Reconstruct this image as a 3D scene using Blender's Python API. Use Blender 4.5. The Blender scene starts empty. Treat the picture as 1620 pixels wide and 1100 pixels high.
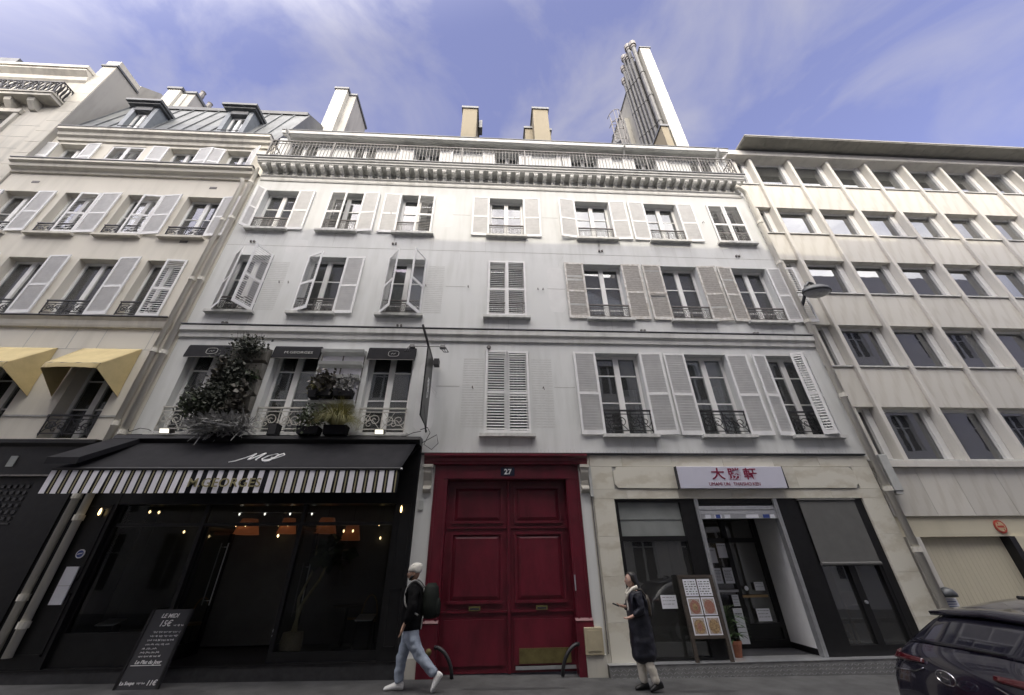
import bpy, bmesh, math, random
from mathutils import Vector, Matrix
random.seed(7)
R = math.radians
scene = bpy.context.scene
C = bpy.data.collections.new("street"); scene.collection.children.link(C)

# ------------------------------------------------------------------ camera
cam_d = bpy.data.cameras.new("camera"); cam = bpy.data.objects.new("camera", cam_d); C.objects.link(cam)
CX = Vector((0.99862314, -0.05132743, -0.01083168)); CYd = Vector((0.01624116, 0.49885271, -0.86653459)); CF = Vector((0.0498804, 0.86516557, 0.49899948))
cam.matrix_world = Matrix(((CX.x, -CYd.x, -CF.x, 0.0), (CX.y, -CYd.y, -CF.y, -8.592), (CX.z, -CYd.z, -CF.z, 1.7), (0, 0, 0, 1)))
cam_d.sensor_width = 36; cam_d.lens = 36 * 598.89 / 1620; cam_d.clip_end = 500; cam_d.clip_start = 0.05
scene.camera = cam

# ------------------------------------------------------------------ sky and sun
SUN_EL, SUN_AZ = 37.0, -16.0           # azimuth measured from -Y (behind the camera) towards -X when negative
w = bpy.data.worlds.new("World"); scene.world = w; w.use_nodes = True
nt = w.node_tree; nt.nodes.clear(); L = nt.links
out = nt.nodes.new("ShaderNodeOutputWorld"); bg = nt.nodes.new("ShaderNodeBackground"); bg.inputs[1].default_value = 0.15
sky = nt.nodes.new("ShaderNodeTexSky"); sky.sky_type = 'NISHITA'; sky.sun_disc = False
sky.sun_elevation = R(SUN_EL); sky.sun_rotation = R(180 - SUN_AZ); sky.altitude = 50; sky.air_density = 1.0; sky.dust_density = 0.6; sky.ozone_density = 2.0
tc = nt.nodes.new("ShaderNodeTexCoord")
mp = nt.nodes.new("ShaderNodeMapping"); mp.inputs['Scale'].default_value = (1.0, 1.0, 1.9); mp.inputs['Rotation'].default_value = (0.25, 0.5, 0.5)
L.new(tc.outputs['Generated'], mp.inputs['Vector'])
n1 = nt.nodes.new("ShaderNodeTexNoise"); n1.inputs['Scale'].default_value = 2.6; n1.inputs['Detail'].default_value = 9; n1.inputs['Roughness'].default_value = 0.55; n1.inputs['Distortion'].default_value = 0.5
L.new(mp.outputs[0], n1.inputs['Vector'])
n2 = nt.nodes.new("ShaderNodeTexNoise"); n2.inputs['Scale'].default_value = 0.9; n2.inputs['Detail'].default_value = 3
L.new(mp.outputs[0], n2.inputs['Vector'])
mx = nt.nodes.new("ShaderNodeMath"); mx.operation = 'MULTIPLY_ADD'; mx.inputs[1].default_value = 0.65
L.new(n1.outputs[0], mx.inputs[0])
m2 = nt.nodes.new("ShaderNodeMath"); m2.operation = 'MULTIPLY'; m2.inputs[1].default_value = 0.35; L.new(n2.outputs[0], m2.inputs[0]); L.new(m2.outputs[0], mx.inputs[2])
cr = nt.nodes.new("ShaderNodeValToRGB"); cr.color_ramp.elements[0].position = 0.42; cr.color_ramp.elements[0].color = (0.12,) * 3 + (1,)
cr.color_ramp.elements[1].position = 0.68; cr.color_ramp.elements[1].color = (0.72,) * 3 + (1,)
L.new(mx.outputs[0], cr.inputs[0])
tint = nt.nodes.new("ShaderNodeMix"); tint.data_type = 'RGBA'; tint.blend_type = 'MULTIPLY'; tint.inputs[0].default_value = 1.0
tint.inputs[7].default_value = (2.05, 1.56, 2.05, 1); L.new(sky.outputs[0], tint.inputs[6])
cl = nt.nodes.new("ShaderNodeMix"); cl.data_type = 'RGBA'; L.new(cr.outputs[0], cl.inputs[0]); L.new(tint.outputs[2], cl.inputs[6])
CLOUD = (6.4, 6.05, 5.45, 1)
# forward glow of thin cloud towards the unseen sun, raised strongly as added fill
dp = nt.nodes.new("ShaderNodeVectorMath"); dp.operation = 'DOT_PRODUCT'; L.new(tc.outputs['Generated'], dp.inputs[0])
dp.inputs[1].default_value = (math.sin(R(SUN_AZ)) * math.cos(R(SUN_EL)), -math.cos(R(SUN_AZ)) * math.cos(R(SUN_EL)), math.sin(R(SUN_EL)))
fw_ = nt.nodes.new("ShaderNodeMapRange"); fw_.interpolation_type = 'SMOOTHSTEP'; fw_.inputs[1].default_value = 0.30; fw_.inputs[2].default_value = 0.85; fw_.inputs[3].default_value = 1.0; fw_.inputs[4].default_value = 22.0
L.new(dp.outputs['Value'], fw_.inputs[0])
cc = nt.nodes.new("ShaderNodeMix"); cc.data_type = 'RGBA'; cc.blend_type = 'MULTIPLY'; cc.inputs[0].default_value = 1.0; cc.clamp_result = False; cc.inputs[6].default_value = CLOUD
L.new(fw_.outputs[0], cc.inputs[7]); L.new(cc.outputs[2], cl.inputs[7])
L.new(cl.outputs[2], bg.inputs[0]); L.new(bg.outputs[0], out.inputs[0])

sd = bpy.data.lights.new("sun", 'SUN'); sd.energy = 2.0; sd.angle = R(0.53); sd.color = (0.96, 0.86, 0.67)
sun = bpy.data.objects.new("sun", sd); C.objects.link(sun)
sv = Vector((math.sin(R(SUN_AZ)) * math.cos(R(SUN_EL)), -math.cos(R(SUN_AZ)) * math.cos(R(SUN_EL)), math.sin(R(SUN_EL))))
sun.rotation_euler = sv.to_track_quat('Z', 'Y').to_euler(); sun.location = (0, -30, 40)
vs = scene.view_settings; vs.view_transform = 'Standard'; vs.look = 'None'; vs.exposure = -0.12; vs.gamma = 1.0; vs.use_curve_mapping = False
scene.cycles.max_bounces = 8; scene.cycles.transparent_max_bounces = 16

# ------------------------------------------------------------------ materials
def pmat(name, col, rough=0.6, var=0.15, scale=4.0, stretch=(1, 1, 1), bump=0.0, bscale=40.0, metal=0.0, spec=0.5, col2=None, coat=0.0, rnd=0.0, obj=False):
    m = bpy.data.materials.new(name); m.use_nodes = True
    t = m.node_tree; b = t.nodes['Principled BSDF']; k = t.links
    b.inputs['Roughness'].default_value = rough; b.inputs['Metallic'].default_value = metal
    b.inputs['Specular IOR Level'].default_value = spec
    if coat: b.inputs['Coat Weight'].default_value = coat; b.inputs['Coat Roughness'].default_value = 0.05
    if obj:
        g = t.nodes.new("ShaderNodeTexCoord"); src = g.outputs['Object']
    else:
        g = t.nodes.new("ShaderNodeNewGeometry"); src = g.outputs['Position']
    mp = t.nodes.new("ShaderNodeMapping"); mp.inputs['Scale'].default_value = stretch; k.new(src, mp.inputs[0])
    n = t.nodes.new("ShaderNodeTexNoise"); n.inputs['Scale'].default_value = scale; n.inputs['Detail'].default_value = 6; n.inputs['Roughness'].default_value = 0.62
    k.new(mp.outputs[0], n.inputs['Vector'])
    r = t.nodes.new("ShaderNodeValToRGB"); r.color_ramp.elements[0].position = 0.32; r.color_ramp.elements[1].position = 0.68
    c2 = col2 if col2 else tuple(c * (1 - var) for c in col)
    r.color_ramp.elements[0].color = (*c2, 1); r.color_ramp.elements[1].color = (*[min(1, c * (1 + var * .4)) for c in col], 1)
    k.new(n.outputs[0], r.inputs[0]); o = r.outputs[0]
    if rnd:
        oi = t.nodes.new("ShaderNodeObjectInfo"); mr = t.nodes.new("ShaderNodeMapRange"); mr.inputs[3].default_value = 1 - rnd; mr.inputs[4].default_value = 1 + rnd
        k.new(oi.outputs['Random'], mr.inputs[0]); ml = t.nodes.new("ShaderNodeMix"); ml.data_type = 'RGBA'; ml.blend_type = 'MULTIPLY'; ml.inputs[0].default_value = 1
        k.new(o, ml.inputs[6]); k.new(mr.outputs[0], ml.inputs[7]); o = ml.outputs[2]
    k.new(o, b.inputs['Base Color'])
    if bump:
        nb = t.nodes.new("ShaderNodeTexNoise"); nb.inputs['Scale'].default_value = bscale; nb.inputs['Detail'].default_value = 4; k.new(mp.outputs[0], nb.inputs['Vector'])
        bp = t.nodes.new("ShaderNodeBump"); bp.inputs['Strength'].default_value = bump; bp.inputs['Distance'].default_value = 0.02; k.new(nb.outputs[0], bp.inputs['Height']); k.new(bp.outputs[0], b.inputs['Normal'])
    return m
def wallmat(name, col, dirt, streak=(3.0, 3.0, 0.35), amt=0.5, bump=0.08):
    # painted render: broad patches, vertical rain streaks, fine grain
    m = bpy.data.materials.new(name); m.use_nodes = True; t = m.node_tree; b = t.nodes['Principled BSDF']; k = t.links
    b.inputs['Roughness'].default_value = 0.75; b.inputs['Specular IOR Level'].default_value = 0.25
    g = t.nodes.new("ShaderNodeNewGeometry")
    def noise(sc, st, det=5):
        mp = t.nodes.new("ShaderNodeMapping"); mp.inputs['Scale'].default_value = st; k.new(g.outputs['Position'], mp.inputs[0])
        n = t.nodes.new("ShaderNodeTexNoise"); n.inputs['Scale'].default_value = sc; n.inputs['Detail'].default_value = det; k.new(mp.outputs[0], n.inputs['Vector']); return n
    a = noise(1.6, streak, 6); c = noise(0.5, (1, 1, 1), 4)
    ad = t.nodes.new("ShaderNodeMath"); ad.operation = 'MULTIPLY'; k.new(a.outputs[0], ad.inputs[0]); k.new(c.outputs[0], ad.inputs[1])
    r = t.nodes.new("ShaderNodeMapRange"); r.inputs[1].default_value = 0.22; r.inputs[2].default_value = 0.42; r.inputs[4].default_value = amt; k.new(ad.outputs[0], r.inputs[0])
    mix = t.nodes.new("ShaderNodeMix"); mix.data_type = 'RGBA'; mix.inputs[6].default_value = (*col, 1); mix.inputs[7].default_value = (*dirt, 1); k.new(r.outputs[0], mix.inputs[0]); k.new(mix.outputs[2], b.inputs['Base Color'])
    f = noise(60, (1, 1, 1), 4); bp = t.nodes.new("ShaderNodeBump"); bp.inputs['Strength'].default_value = bump; bp.inputs['Distance'].default_value = 0.02; k.new(f.outputs[0], bp.inputs['Height']); k.new(bp.outputs[0], b.inputs['Normal'])
    return m
def veinmat(name, col, vein, scale=1.0, st=(1, 1, 2.2), rough=0.45, dens=0.5, dist=3.0, rnd=0.06):
    m = bpy.data.materials.new(name); m.use_nodes = True; t = m.node_tree; b = t.nodes['Principled BSDF']; k = t.links
    b.inputs['Roughness'].default_value = rough
    g = t.nodes.new("ShaderNodeNewGeometry"); mp = t.nodes.new("ShaderNodeMapping"); mp.inputs['Scale'].default_value = st; mp.inputs['Rotation'].default_value = (0, .25, 0)
    oi = t.nodes.new("ShaderNodeObjectInfo"); ofs = t.nodes.new("ShaderNodeVectorMath"); ofs.operation = 'SCALE'; ofs.inputs[3].default_value = 7.0
    cb = t.nodes.new("ShaderNodeCombineXYZ"); k.new(oi.outputs['Random'], cb.inputs[0]); k.new(oi.outputs['Random'], cb.inputs[2]); k.new(cb.outputs[0], ofs.inputs[0]); k.new(ofs.outputs[0], mp.inputs['Location'])
    k.new(g.outputs['Position'], mp.inputs[0])
    wv = t.nodes.new("ShaderNodeTexWave"); wv.wave_type = 'BANDS'; wv.bands_direction = 'Z'; wv.inputs['Scale'].default_value = scale; wv.inputs['Distortion'].default_value = dist * 2; wv.inputs['Detail'].default_value = 6; wv.inputs['Detail Scale'].default_value = 1.3; wv.inputs['Detail Roughness'].default_value = .65
    k.new(mp.outputs[0], wv.inputs['Vector'])
    n = t.nodes.new("ShaderNodeTexNoise"); n.inputs['Scale'].default_value = 3.0; n.inputs['Detail'].default_value = 8; n.inputs['Roughness'].default_value = .7; k.new(mp.outputs[0], n.inputs['Vector'])
    ad = t.nodes.new("ShaderNodeMath"); ad.operation = 'MULTIPLY'; k.new(wv.outputs['Fac'], ad.inputs[0]); k.new(n.outputs[0], ad.inputs[1])
    r = t.nodes.new("ShaderNodeMapRange"); r.inputs[1].default_value = 0.22; r.inputs[2].default_value = 0.62; r.inputs[4].default_value = dens; k.new(ad.outputs[0], r.inputs[0])
    mix = t.nodes.new("ShaderNodeMix"); mix.data_type = 'RGBA'; mix.inputs[6].default_value = (*col, 1); mix.inputs[7].default_value = (*vein, 1); k.new(r.outputs[0], mix.inputs[0])
    mr = t.nodes.new("ShaderNodeMapRange"); mr.inputs[3].default_value = 1 - rnd; mr.inputs[4].default_value = 1 + rnd; k.new(oi.outputs['Random'], mr.inputs[0])
    ml = t.nodes.new("ShaderNodeMix"); ml.data_type = 'RGBA'; ml.blend_type = 'MULTIPLY'; ml.inputs[0].default_value = 1; k.new(mix.outputs[2], ml.inputs[6]); k.new(mr.outputs[0], ml.inputs[7]); k.new(ml.outputs[2], b.inputs['Base Color'])
    return m
def glassmat(name, tintc=(0.8, 0.84, 0.84), base=0.06, dirt=0.0, gain=1.5):
    m = bpy.data.materials.new(name); m.use_nodes = True; t = m.node_tree; t.nodes.clear(); k = t.links
    o = t.nodes.new("ShaderNodeOutputMaterial"); tr = t.nodes.new("ShaderNodeBsdfTransparent"); tr.inputs[0].default_value = (*tintc, 1)
    gl = t.nodes.new("ShaderNodeBsdfGlossy"); gl.inputs['Roughness'].default_value = 0.015; gl.inputs[0].default_value = (0.95, 0.97, 1, 1)
    fr = t.nodes.new("ShaderNodeFresnel"); fr.inputs[0].default_value = 1.52
    g = t.nodes.new("ShaderNodeNewGeometry"); n = t.nodes.new("ShaderNodeTexNoise"); n.inputs['Scale'].default_value = 2.5; k.new(g.outputs['Position'], n.inputs['Vector'])
    bp = t.nodes.new("ShaderNodeBump"); bp.inputs['Strength'].default_value = 0.025; bp.inputs['Distance'].default_value = 0.02; k.new(n.outputs[0], bp.inputs['Height']); (k.new(bp.outputs[0], gl.inputs['Normal']) if gain > .5 else None)
    ad = t.nodes.new("ShaderNodeMath"); ad.operation = 'MULTIPLY_ADD'; ad.inputs[1].default_value = gain; ad.inputs[2].default_value = base; ad.use_clamp = True; k.new(fr.outputs[0], ad.inputs[0])
    mi = t.nodes.new("ShaderNodeMixShader"); k.new(ad.outputs[0], mi.inputs[0]); k.new(tr.outputs[0], mi.inputs[1]); k.new(gl.outputs[0], mi.inputs[2])
    last = mi
    if dirt:
        df = t.nodes.new("ShaderNodeBsdfDiffuse"); df.inputs[0].default_value = (.35, .35, .33, 1); m3 = t.nodes.new("ShaderNodeMixShader"); m3.inputs[0].default_value = dirt
        k.new(mi.outputs[0], m3.inputs[1]); k.new(df.outputs[0], m3.inputs[2]); last = m3
    k.new(last.outputs[0], o.inputs[0]); return m
def emat(name, col, st):
    m = bpy.data.materials.new(name); m.use_nodes = True; b = m.node_tree.nodes['Principled BSDF']
    b.inputs['Base Color'].default_value = (*col, 1); b.inputs['Emission Color'].default_value = (*col, 1); b.inputs['Emission Strength'].default_value = st; return m

M = {}
M['wall_white'] = wallmat('wall_white', (.635, .645, .63), (.49, .50, .475), amt=.65)
M['trim_white'] = wallmat('trim_white', (.70, .70, .67), (.46, .46, .43), amt=.7)
M['wall_beige'] = wallmat('wall_beige', (.67, .64, .56), (.52, .50, .43), amt=.55)
M['trim_beige'] = wallmat('trim_beige', (.64, .615, .54), (.42, .40, .36), amt=.7)
M['limestone'] = wallmat('limestone', (.50, .48, .42), (.33, .32, .29), amt=.8)
M['render_grey'] = wallmat('render_grey', (.36, .35, .32), (.25, .24, .22), amt=.8)
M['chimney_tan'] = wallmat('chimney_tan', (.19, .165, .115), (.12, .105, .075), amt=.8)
M['party_lit'] = wallmat('party_lit', (.47, .46, .41), (.35, .34, .30), amt=.6)  # lighter copy for street-facing ends: sunlight put into the tone
M['party_shade_grey'] = wallmat('party_shade_grey', (.25, .245, .215), (.17, .165, .15), amt=.8)  # darker copy for the wall's side: shade put into the tone; soffit shares it
M['travertine'] = veinmat('travertine', (.58, .56, .50), (.44, .41, .34), .8, (4, 1, .35), .55, .55, 3.0, .06)
M['fin_stone'] = wallmat('fin_stone', (.62, .60, .55), (.46, .445, .41), amt=.7)
M['marble'] = veinmat('marble', (.60, .58, .50), (.42, .38, .29), .5, (.8, 1, 1.3), .35, .6, 6.0, .05)
M['shutter'] = pmat('shutter_white', (.72, .72, .71), .5, .08, 6, bump=.03)
M['shutter_old'] = pmat('shutter_weathered', (.62, .61, .58), .7, .3, 9, (1, 1, 1), bump=.1, col2=(.40, .37, .32))
M['slat'] = pmat('slat_white', (.68, .68, .665), .55, .1, 6)
M['slat_old'] = pmat('slat_bare_wood', (.56, .54, .50), .8, .3, 14, (1, 1, 4), col2=(.40, .375, .34))
M['sash'] = pmat('sash_white', (.74, .74, .72), .4, .06, 6)
M['sill'] = pmat('sill_stone', (.60, .60, .57), .7, .25, 7, col2=(.42, .42, .40))
M['iron'] = pmat('black_iron', (.022, .022, .024), .45, .3, 20)
M['iron_cream'] = pmat('cream_iron', (.52, .51, .46), .5, .25, 12)
M['iron_grey'] = pmat('grey_iron', (.16, .15, .14), .55, .4, 12)
M['joint'] = pmat('joint_line', (.42, .42, .40), .8, .2, 9)
M['patch_white'] = pmat('patch_white', (.66, .665, .65), .75, .06, 3)
M['ghost'] = pmat('ghost_stain', (.57, .575, .555), .85, .12, 9)
M['flash'] = pmat('lead_flashing', (.11, .115, .12), .5, .3, 8)
M['zinc'] = pmat('zinc_sheet', (.155, .165, .168), .6, .35, 3, (1, 1, .5), metal=.1, rnd=.08)
M['zinc_dark'] = pmat('zinc_edge', (.12, .125, .13), .5, .3, 4)
M['zinc_blue'] = pmat('zinc_cheek', (.20, .22, .235), .5, .2, 4)
M['black'] = pmat('black_paint', (.010, .010, .0105), .35, .4, 8, spec=.4)
M['black_matt'] = pmat('black_canvas', (.018, .018, .021), .85, .25, 5, bump=.1, bscale=120, spec=.2)
M['slate'] = pmat('dark_step_stone', (.035, .035, .037), .6, .4, 10, bump=.1)
M['stripe_white'] = pmat('canvas_white', (.72, .71, .76), .8, .06, 8)
M['stripe_gold'] = pmat('canvas_gold', (.30, .27, .16), .8, .1, 8)
M['yellow'] = pmat('yellow_canvas', (.53, .43, .215), .8, .12, 4, bump=.05)
M['yellow_in'] = pmat('awning_lining', (.11, .075, .07), .9, .2, 5)
M['red'] = pmat('red_paint', (.118, .010, .021), .34, .38, 3.5, (1, 1, .5), spec=.5, bump=.12, bscale=14)
M['brass'] = pmat('brass_plate', (.20, .17, .07), .45, .3, 8, metal=.6)
M['steel'] = pmat('brushed_steel', (.50, .51, .52), .35, .15, 10, metal=.7)
M['steel_sheet'] = pmat('tread_plate', (.27, .27, .265), .45, .25, 8, metal=.4)
M['pipe_cream'] = wallmat('pipe_cream', (.64, .62, .55), (.46, .44, .38), amt=.45)
M['pipe_steel'] = pmat('flue_steel', (.085, .085, .082), .55, .45, 5, metal=.1)
M['asphalt'] = pmat('asphalt', (.078, .078, .078), .85, .42, 2.4, bump=.25, bscale=160)
M['road'] = pmat('road_asphalt', (.05, .05, .052), .9, .3, 1.2, bump=.3, bscale=140)
M['kerb'] = pmat('granite_kerb', (.20, .20, .195), .8, .3, 12, rnd=.1)
M['glass'] = glassmat('window_glass', (.72, .76, .76), .06, .09, 1.4)
M['glass_office'] = glassmat('office_glass', (.52, .56, .56), .12, .08, 1.5)
M['glass_dark'] = glassmat('shop_glass', (.72, .73, .72), 0.0, .003, 0.20)
M['glass_cafe'] = glassmat('cafe_glass', (.60, .60, .58), 0.05, .07, 1.3)
M['room'] = pmat('room_dark', (.045, .045, .047), .9, .4, 1.5)
M['room_mid'] = pmat('room_plaster', (.13, .13, .125), .9, .3, 1.0)
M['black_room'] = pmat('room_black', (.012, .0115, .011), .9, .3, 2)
M['curtain'] = pmat('sheer_curtain', (.60, .61, .60), .9, .3, 6, (8, 8, .3))
M['blind'] = pmat('roller_blind', (.40, .41, .41), .8, .1, 5)
M['blind_grey'] = pmat('grey_blind', (.115, .115, .11), .8, .12, 4)
M['frost'] = pmat('frosted_panel', (.24, .255, .245), .4, .15, 3)
M['frost_green'] = pmat('frosted_green', (.17, .205, .20), .35, .15, 3)
M['white'] = pmat('white_paint', (.74, .74, .73), .45, .05, 6)
M['paper'] = pmat('paper', (.70, .71, .76), .8, .05, 6)
M['sign_white'] = pmat('sign_acrylic', (.62, .62, .71), .3, .04, 3)
M['sign_red'] = pmat('sign_red', (.22, .008, .045), .5, .1, 6)
M['ink'] = pmat('ink', (.03, .03, .035), .7, .1, 6)
M['chalk'] = pmat('chalk', (.72, .72, .72), .9, .1, 20)
M['gold'] = pmat('gold_letter', (.27, .24, .12), .6, .1, 8)
M['wood'] = pmat('dark_wood', (.060, .048, .038), .5, .4, 6, (1, 1, 6))
M['wood_light'] = pmat('light_wood', (.33, .22, .10), .5, .3, 6)
M['terracotta'] = pmat('terracotta', (.27, .10, .055), .8, .2, 8)
M['soil'] = pmat('soil', (.03, .022, .016), .95, .4, 20)
M['leaf_dark'] = pmat('leaf_dark', (.052, .058, .044), .7, .6, 9, col2=(.030, .034, .022))
M['leaf_mid'] = pmat('leaf_mid', (.055, .075, .035), .55, .5, 9)
M['leaf_bright'] = pmat('leaf_bright', (.07, .13, .045), .45, .5, 6)
M['leaf_grey'] = pmat('leaf_lavender', (.26, .26, .255), .8, .4, 9, col2=(.13, .13, .12))
M['leaf_brown'] = pmat('leaf_purple', (.075, .068, .052), .5, .5, 9)
M['grass_tuft'] = pmat('grass_tuft', (.26, .235, .085), .6, .4, 9, col2=(.12, .125, .045))
M['twig'] = pmat('twig', (.07, .055, .04), .8, .3, 9)
M['trellis'] = pmat('planter_felt', (.20, .19, .165), .9, .35, 5, col2=(.10, .095, .08))
M['bark'] = pmat('bark_pale', (.30, .27, .16), .8, .3, 9)
M['wicker'] = pmat('wicker', (.26, .22, .15), .8, .5, 30, (1, 1, 3), bump=.4, bscale=50)
M['skin'] = pmat('skin', (.36, .22, .15), .5, .12, 14)
M['skin_light'] = pmat('skin_light', (.50, .32, .25), .5, .1, 14)
M['hair'] = pmat('hair', (.010, .008, .007), .45, .3, 30, (6, 6, 1))
M['knit'] = pmat('white_knit', (.62, .60, .54), .9, .12, 30, bump=.3, bscale=90)
M['jacket'] = pmat('black_jacket', (.006, .006, .0065), .9, .4, 10, bump=.35, bscale=18, spec=.12)
M['jeans'] = pmat('pale_jeans', (.29, .335, .40), .85, .3, 7, bump=.3, bscale=24, col2=(.19, .22, .27))
M['shoe_white'] = pmat('white_trainer', (.72, .72, .70), .5, .08, 12)
M['backpack'] = pmat('dark_green_nylon', (.010, .013, .010), .7, .4, 12, bump=.2, spec=.2)
M['strap_grey'] = pmat('grey_strap', (.22, .22, .21), .8, .2, 10)
M['coat'] = pmat('navy_quilted', (.007, .008, .015), .5, .4, 14, bump=.5, bscale=14)
M['cream'] = pmat('cream_wool', (.66, .63, .54), .9, .1, 20)
M['trouser_cream'] = pmat('cream_trousers', (.60, .56, .47), .85, .2, 8, bump=.3, bscale=22)
M['shoe_black'] = pmat('black_shoe', (.012, .012, .012), .35, .2, 10)
M['brown_bag'] = pmat('brown_leather', (.06, .048, .032), .5, .3, 10)
M['car'] = pmat('car_paint', (.012, .011, .022), .22, .2, 3, coat=1.0)
M['car_glass'] = pmat('car_glass', (.012, .012, .020), .05, .2, 3, spec=.7)
M['car_lamp'] = pmat('tail_lamp_red', (.075, .006, .010), .12, .2, 6, spec=.7, coat=.8)
M['chrome'] = pmat('chrome', (.60, .60, .62), .12, .05, 6, metal=1.0)
M['rubber'] = pmat('rubber', (.014, .014, .014), .8, .2, 10)
M['plate'] = pmat('number_plate', (.60, .61, .64), .5, .05, 8)
M['gas_box'] = pmat('beige_box', (.42, .37, .255), .55, .12, 5)
M['cabinet'] = pmat('grey_box', (.45, .46, .44), .55, .12, 6)
M['enamel_blue'] = pmat('enamel_navy', (.014, .016, .035), .25, .1, 8)
M['sticker_blue'] = pmat('sticker_blue', (.035, .065, .24), .4, .1, 8)
M['sign_orange'] = pmat('roundel_red', (.42, .055, .03), .5, .1, 8)
M['sign_buff'] = pmat('roundel_buff', (.52, .38, .22), .5, .1, 8)
M['sign_purple'] = pmat('roundel_blue', (.09, .045, .16), .5, .1, 8)
M['garage'] = wallmat('garage_cream', (.56, .52, .40), (.45, .42, .32), amt=.5)
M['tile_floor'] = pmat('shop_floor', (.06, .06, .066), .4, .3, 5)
M['food_red'] = pmat('food_red', (.22, .065, .05), .5, .5, 40, obj=True, col2=(.30, .20, .15))
M['food_tan'] = pmat('food_tan', (.36, .25, .13), .5, .5, 34, obj=True, col2=(.13, .085, .045))
M['food_dark'] = pmat('food_backdrop', (.20, .15, .12), .5, .6, 30, obj=True, col2=(.45, .42, .38))
M['lampshade'] = emat('orange_shade', (.26, .08, .03), .26)
M['bulb'] = emat('warm_bulb', (1.0, .72, .34), 5.0)
M['bulb_white'] = emat('cool_spot', (1.0, .97, .88), 3.0)
M['lens'] = emat('flood_lens', (1.0, .96, .80), 1.6)
M['lampglass'] = pmat('lamp_lens', (.30, .31, .32), .15, .2, 12)
M['lampgrey'] = pmat('lamp_housing', (.085, .09, .095), .4, .2, 10, metal=.3)
M['opp_wall'] = wallmat('opposite_wall', (.74, .72, .67), (.62, .60, .56), amt=.5)

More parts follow.
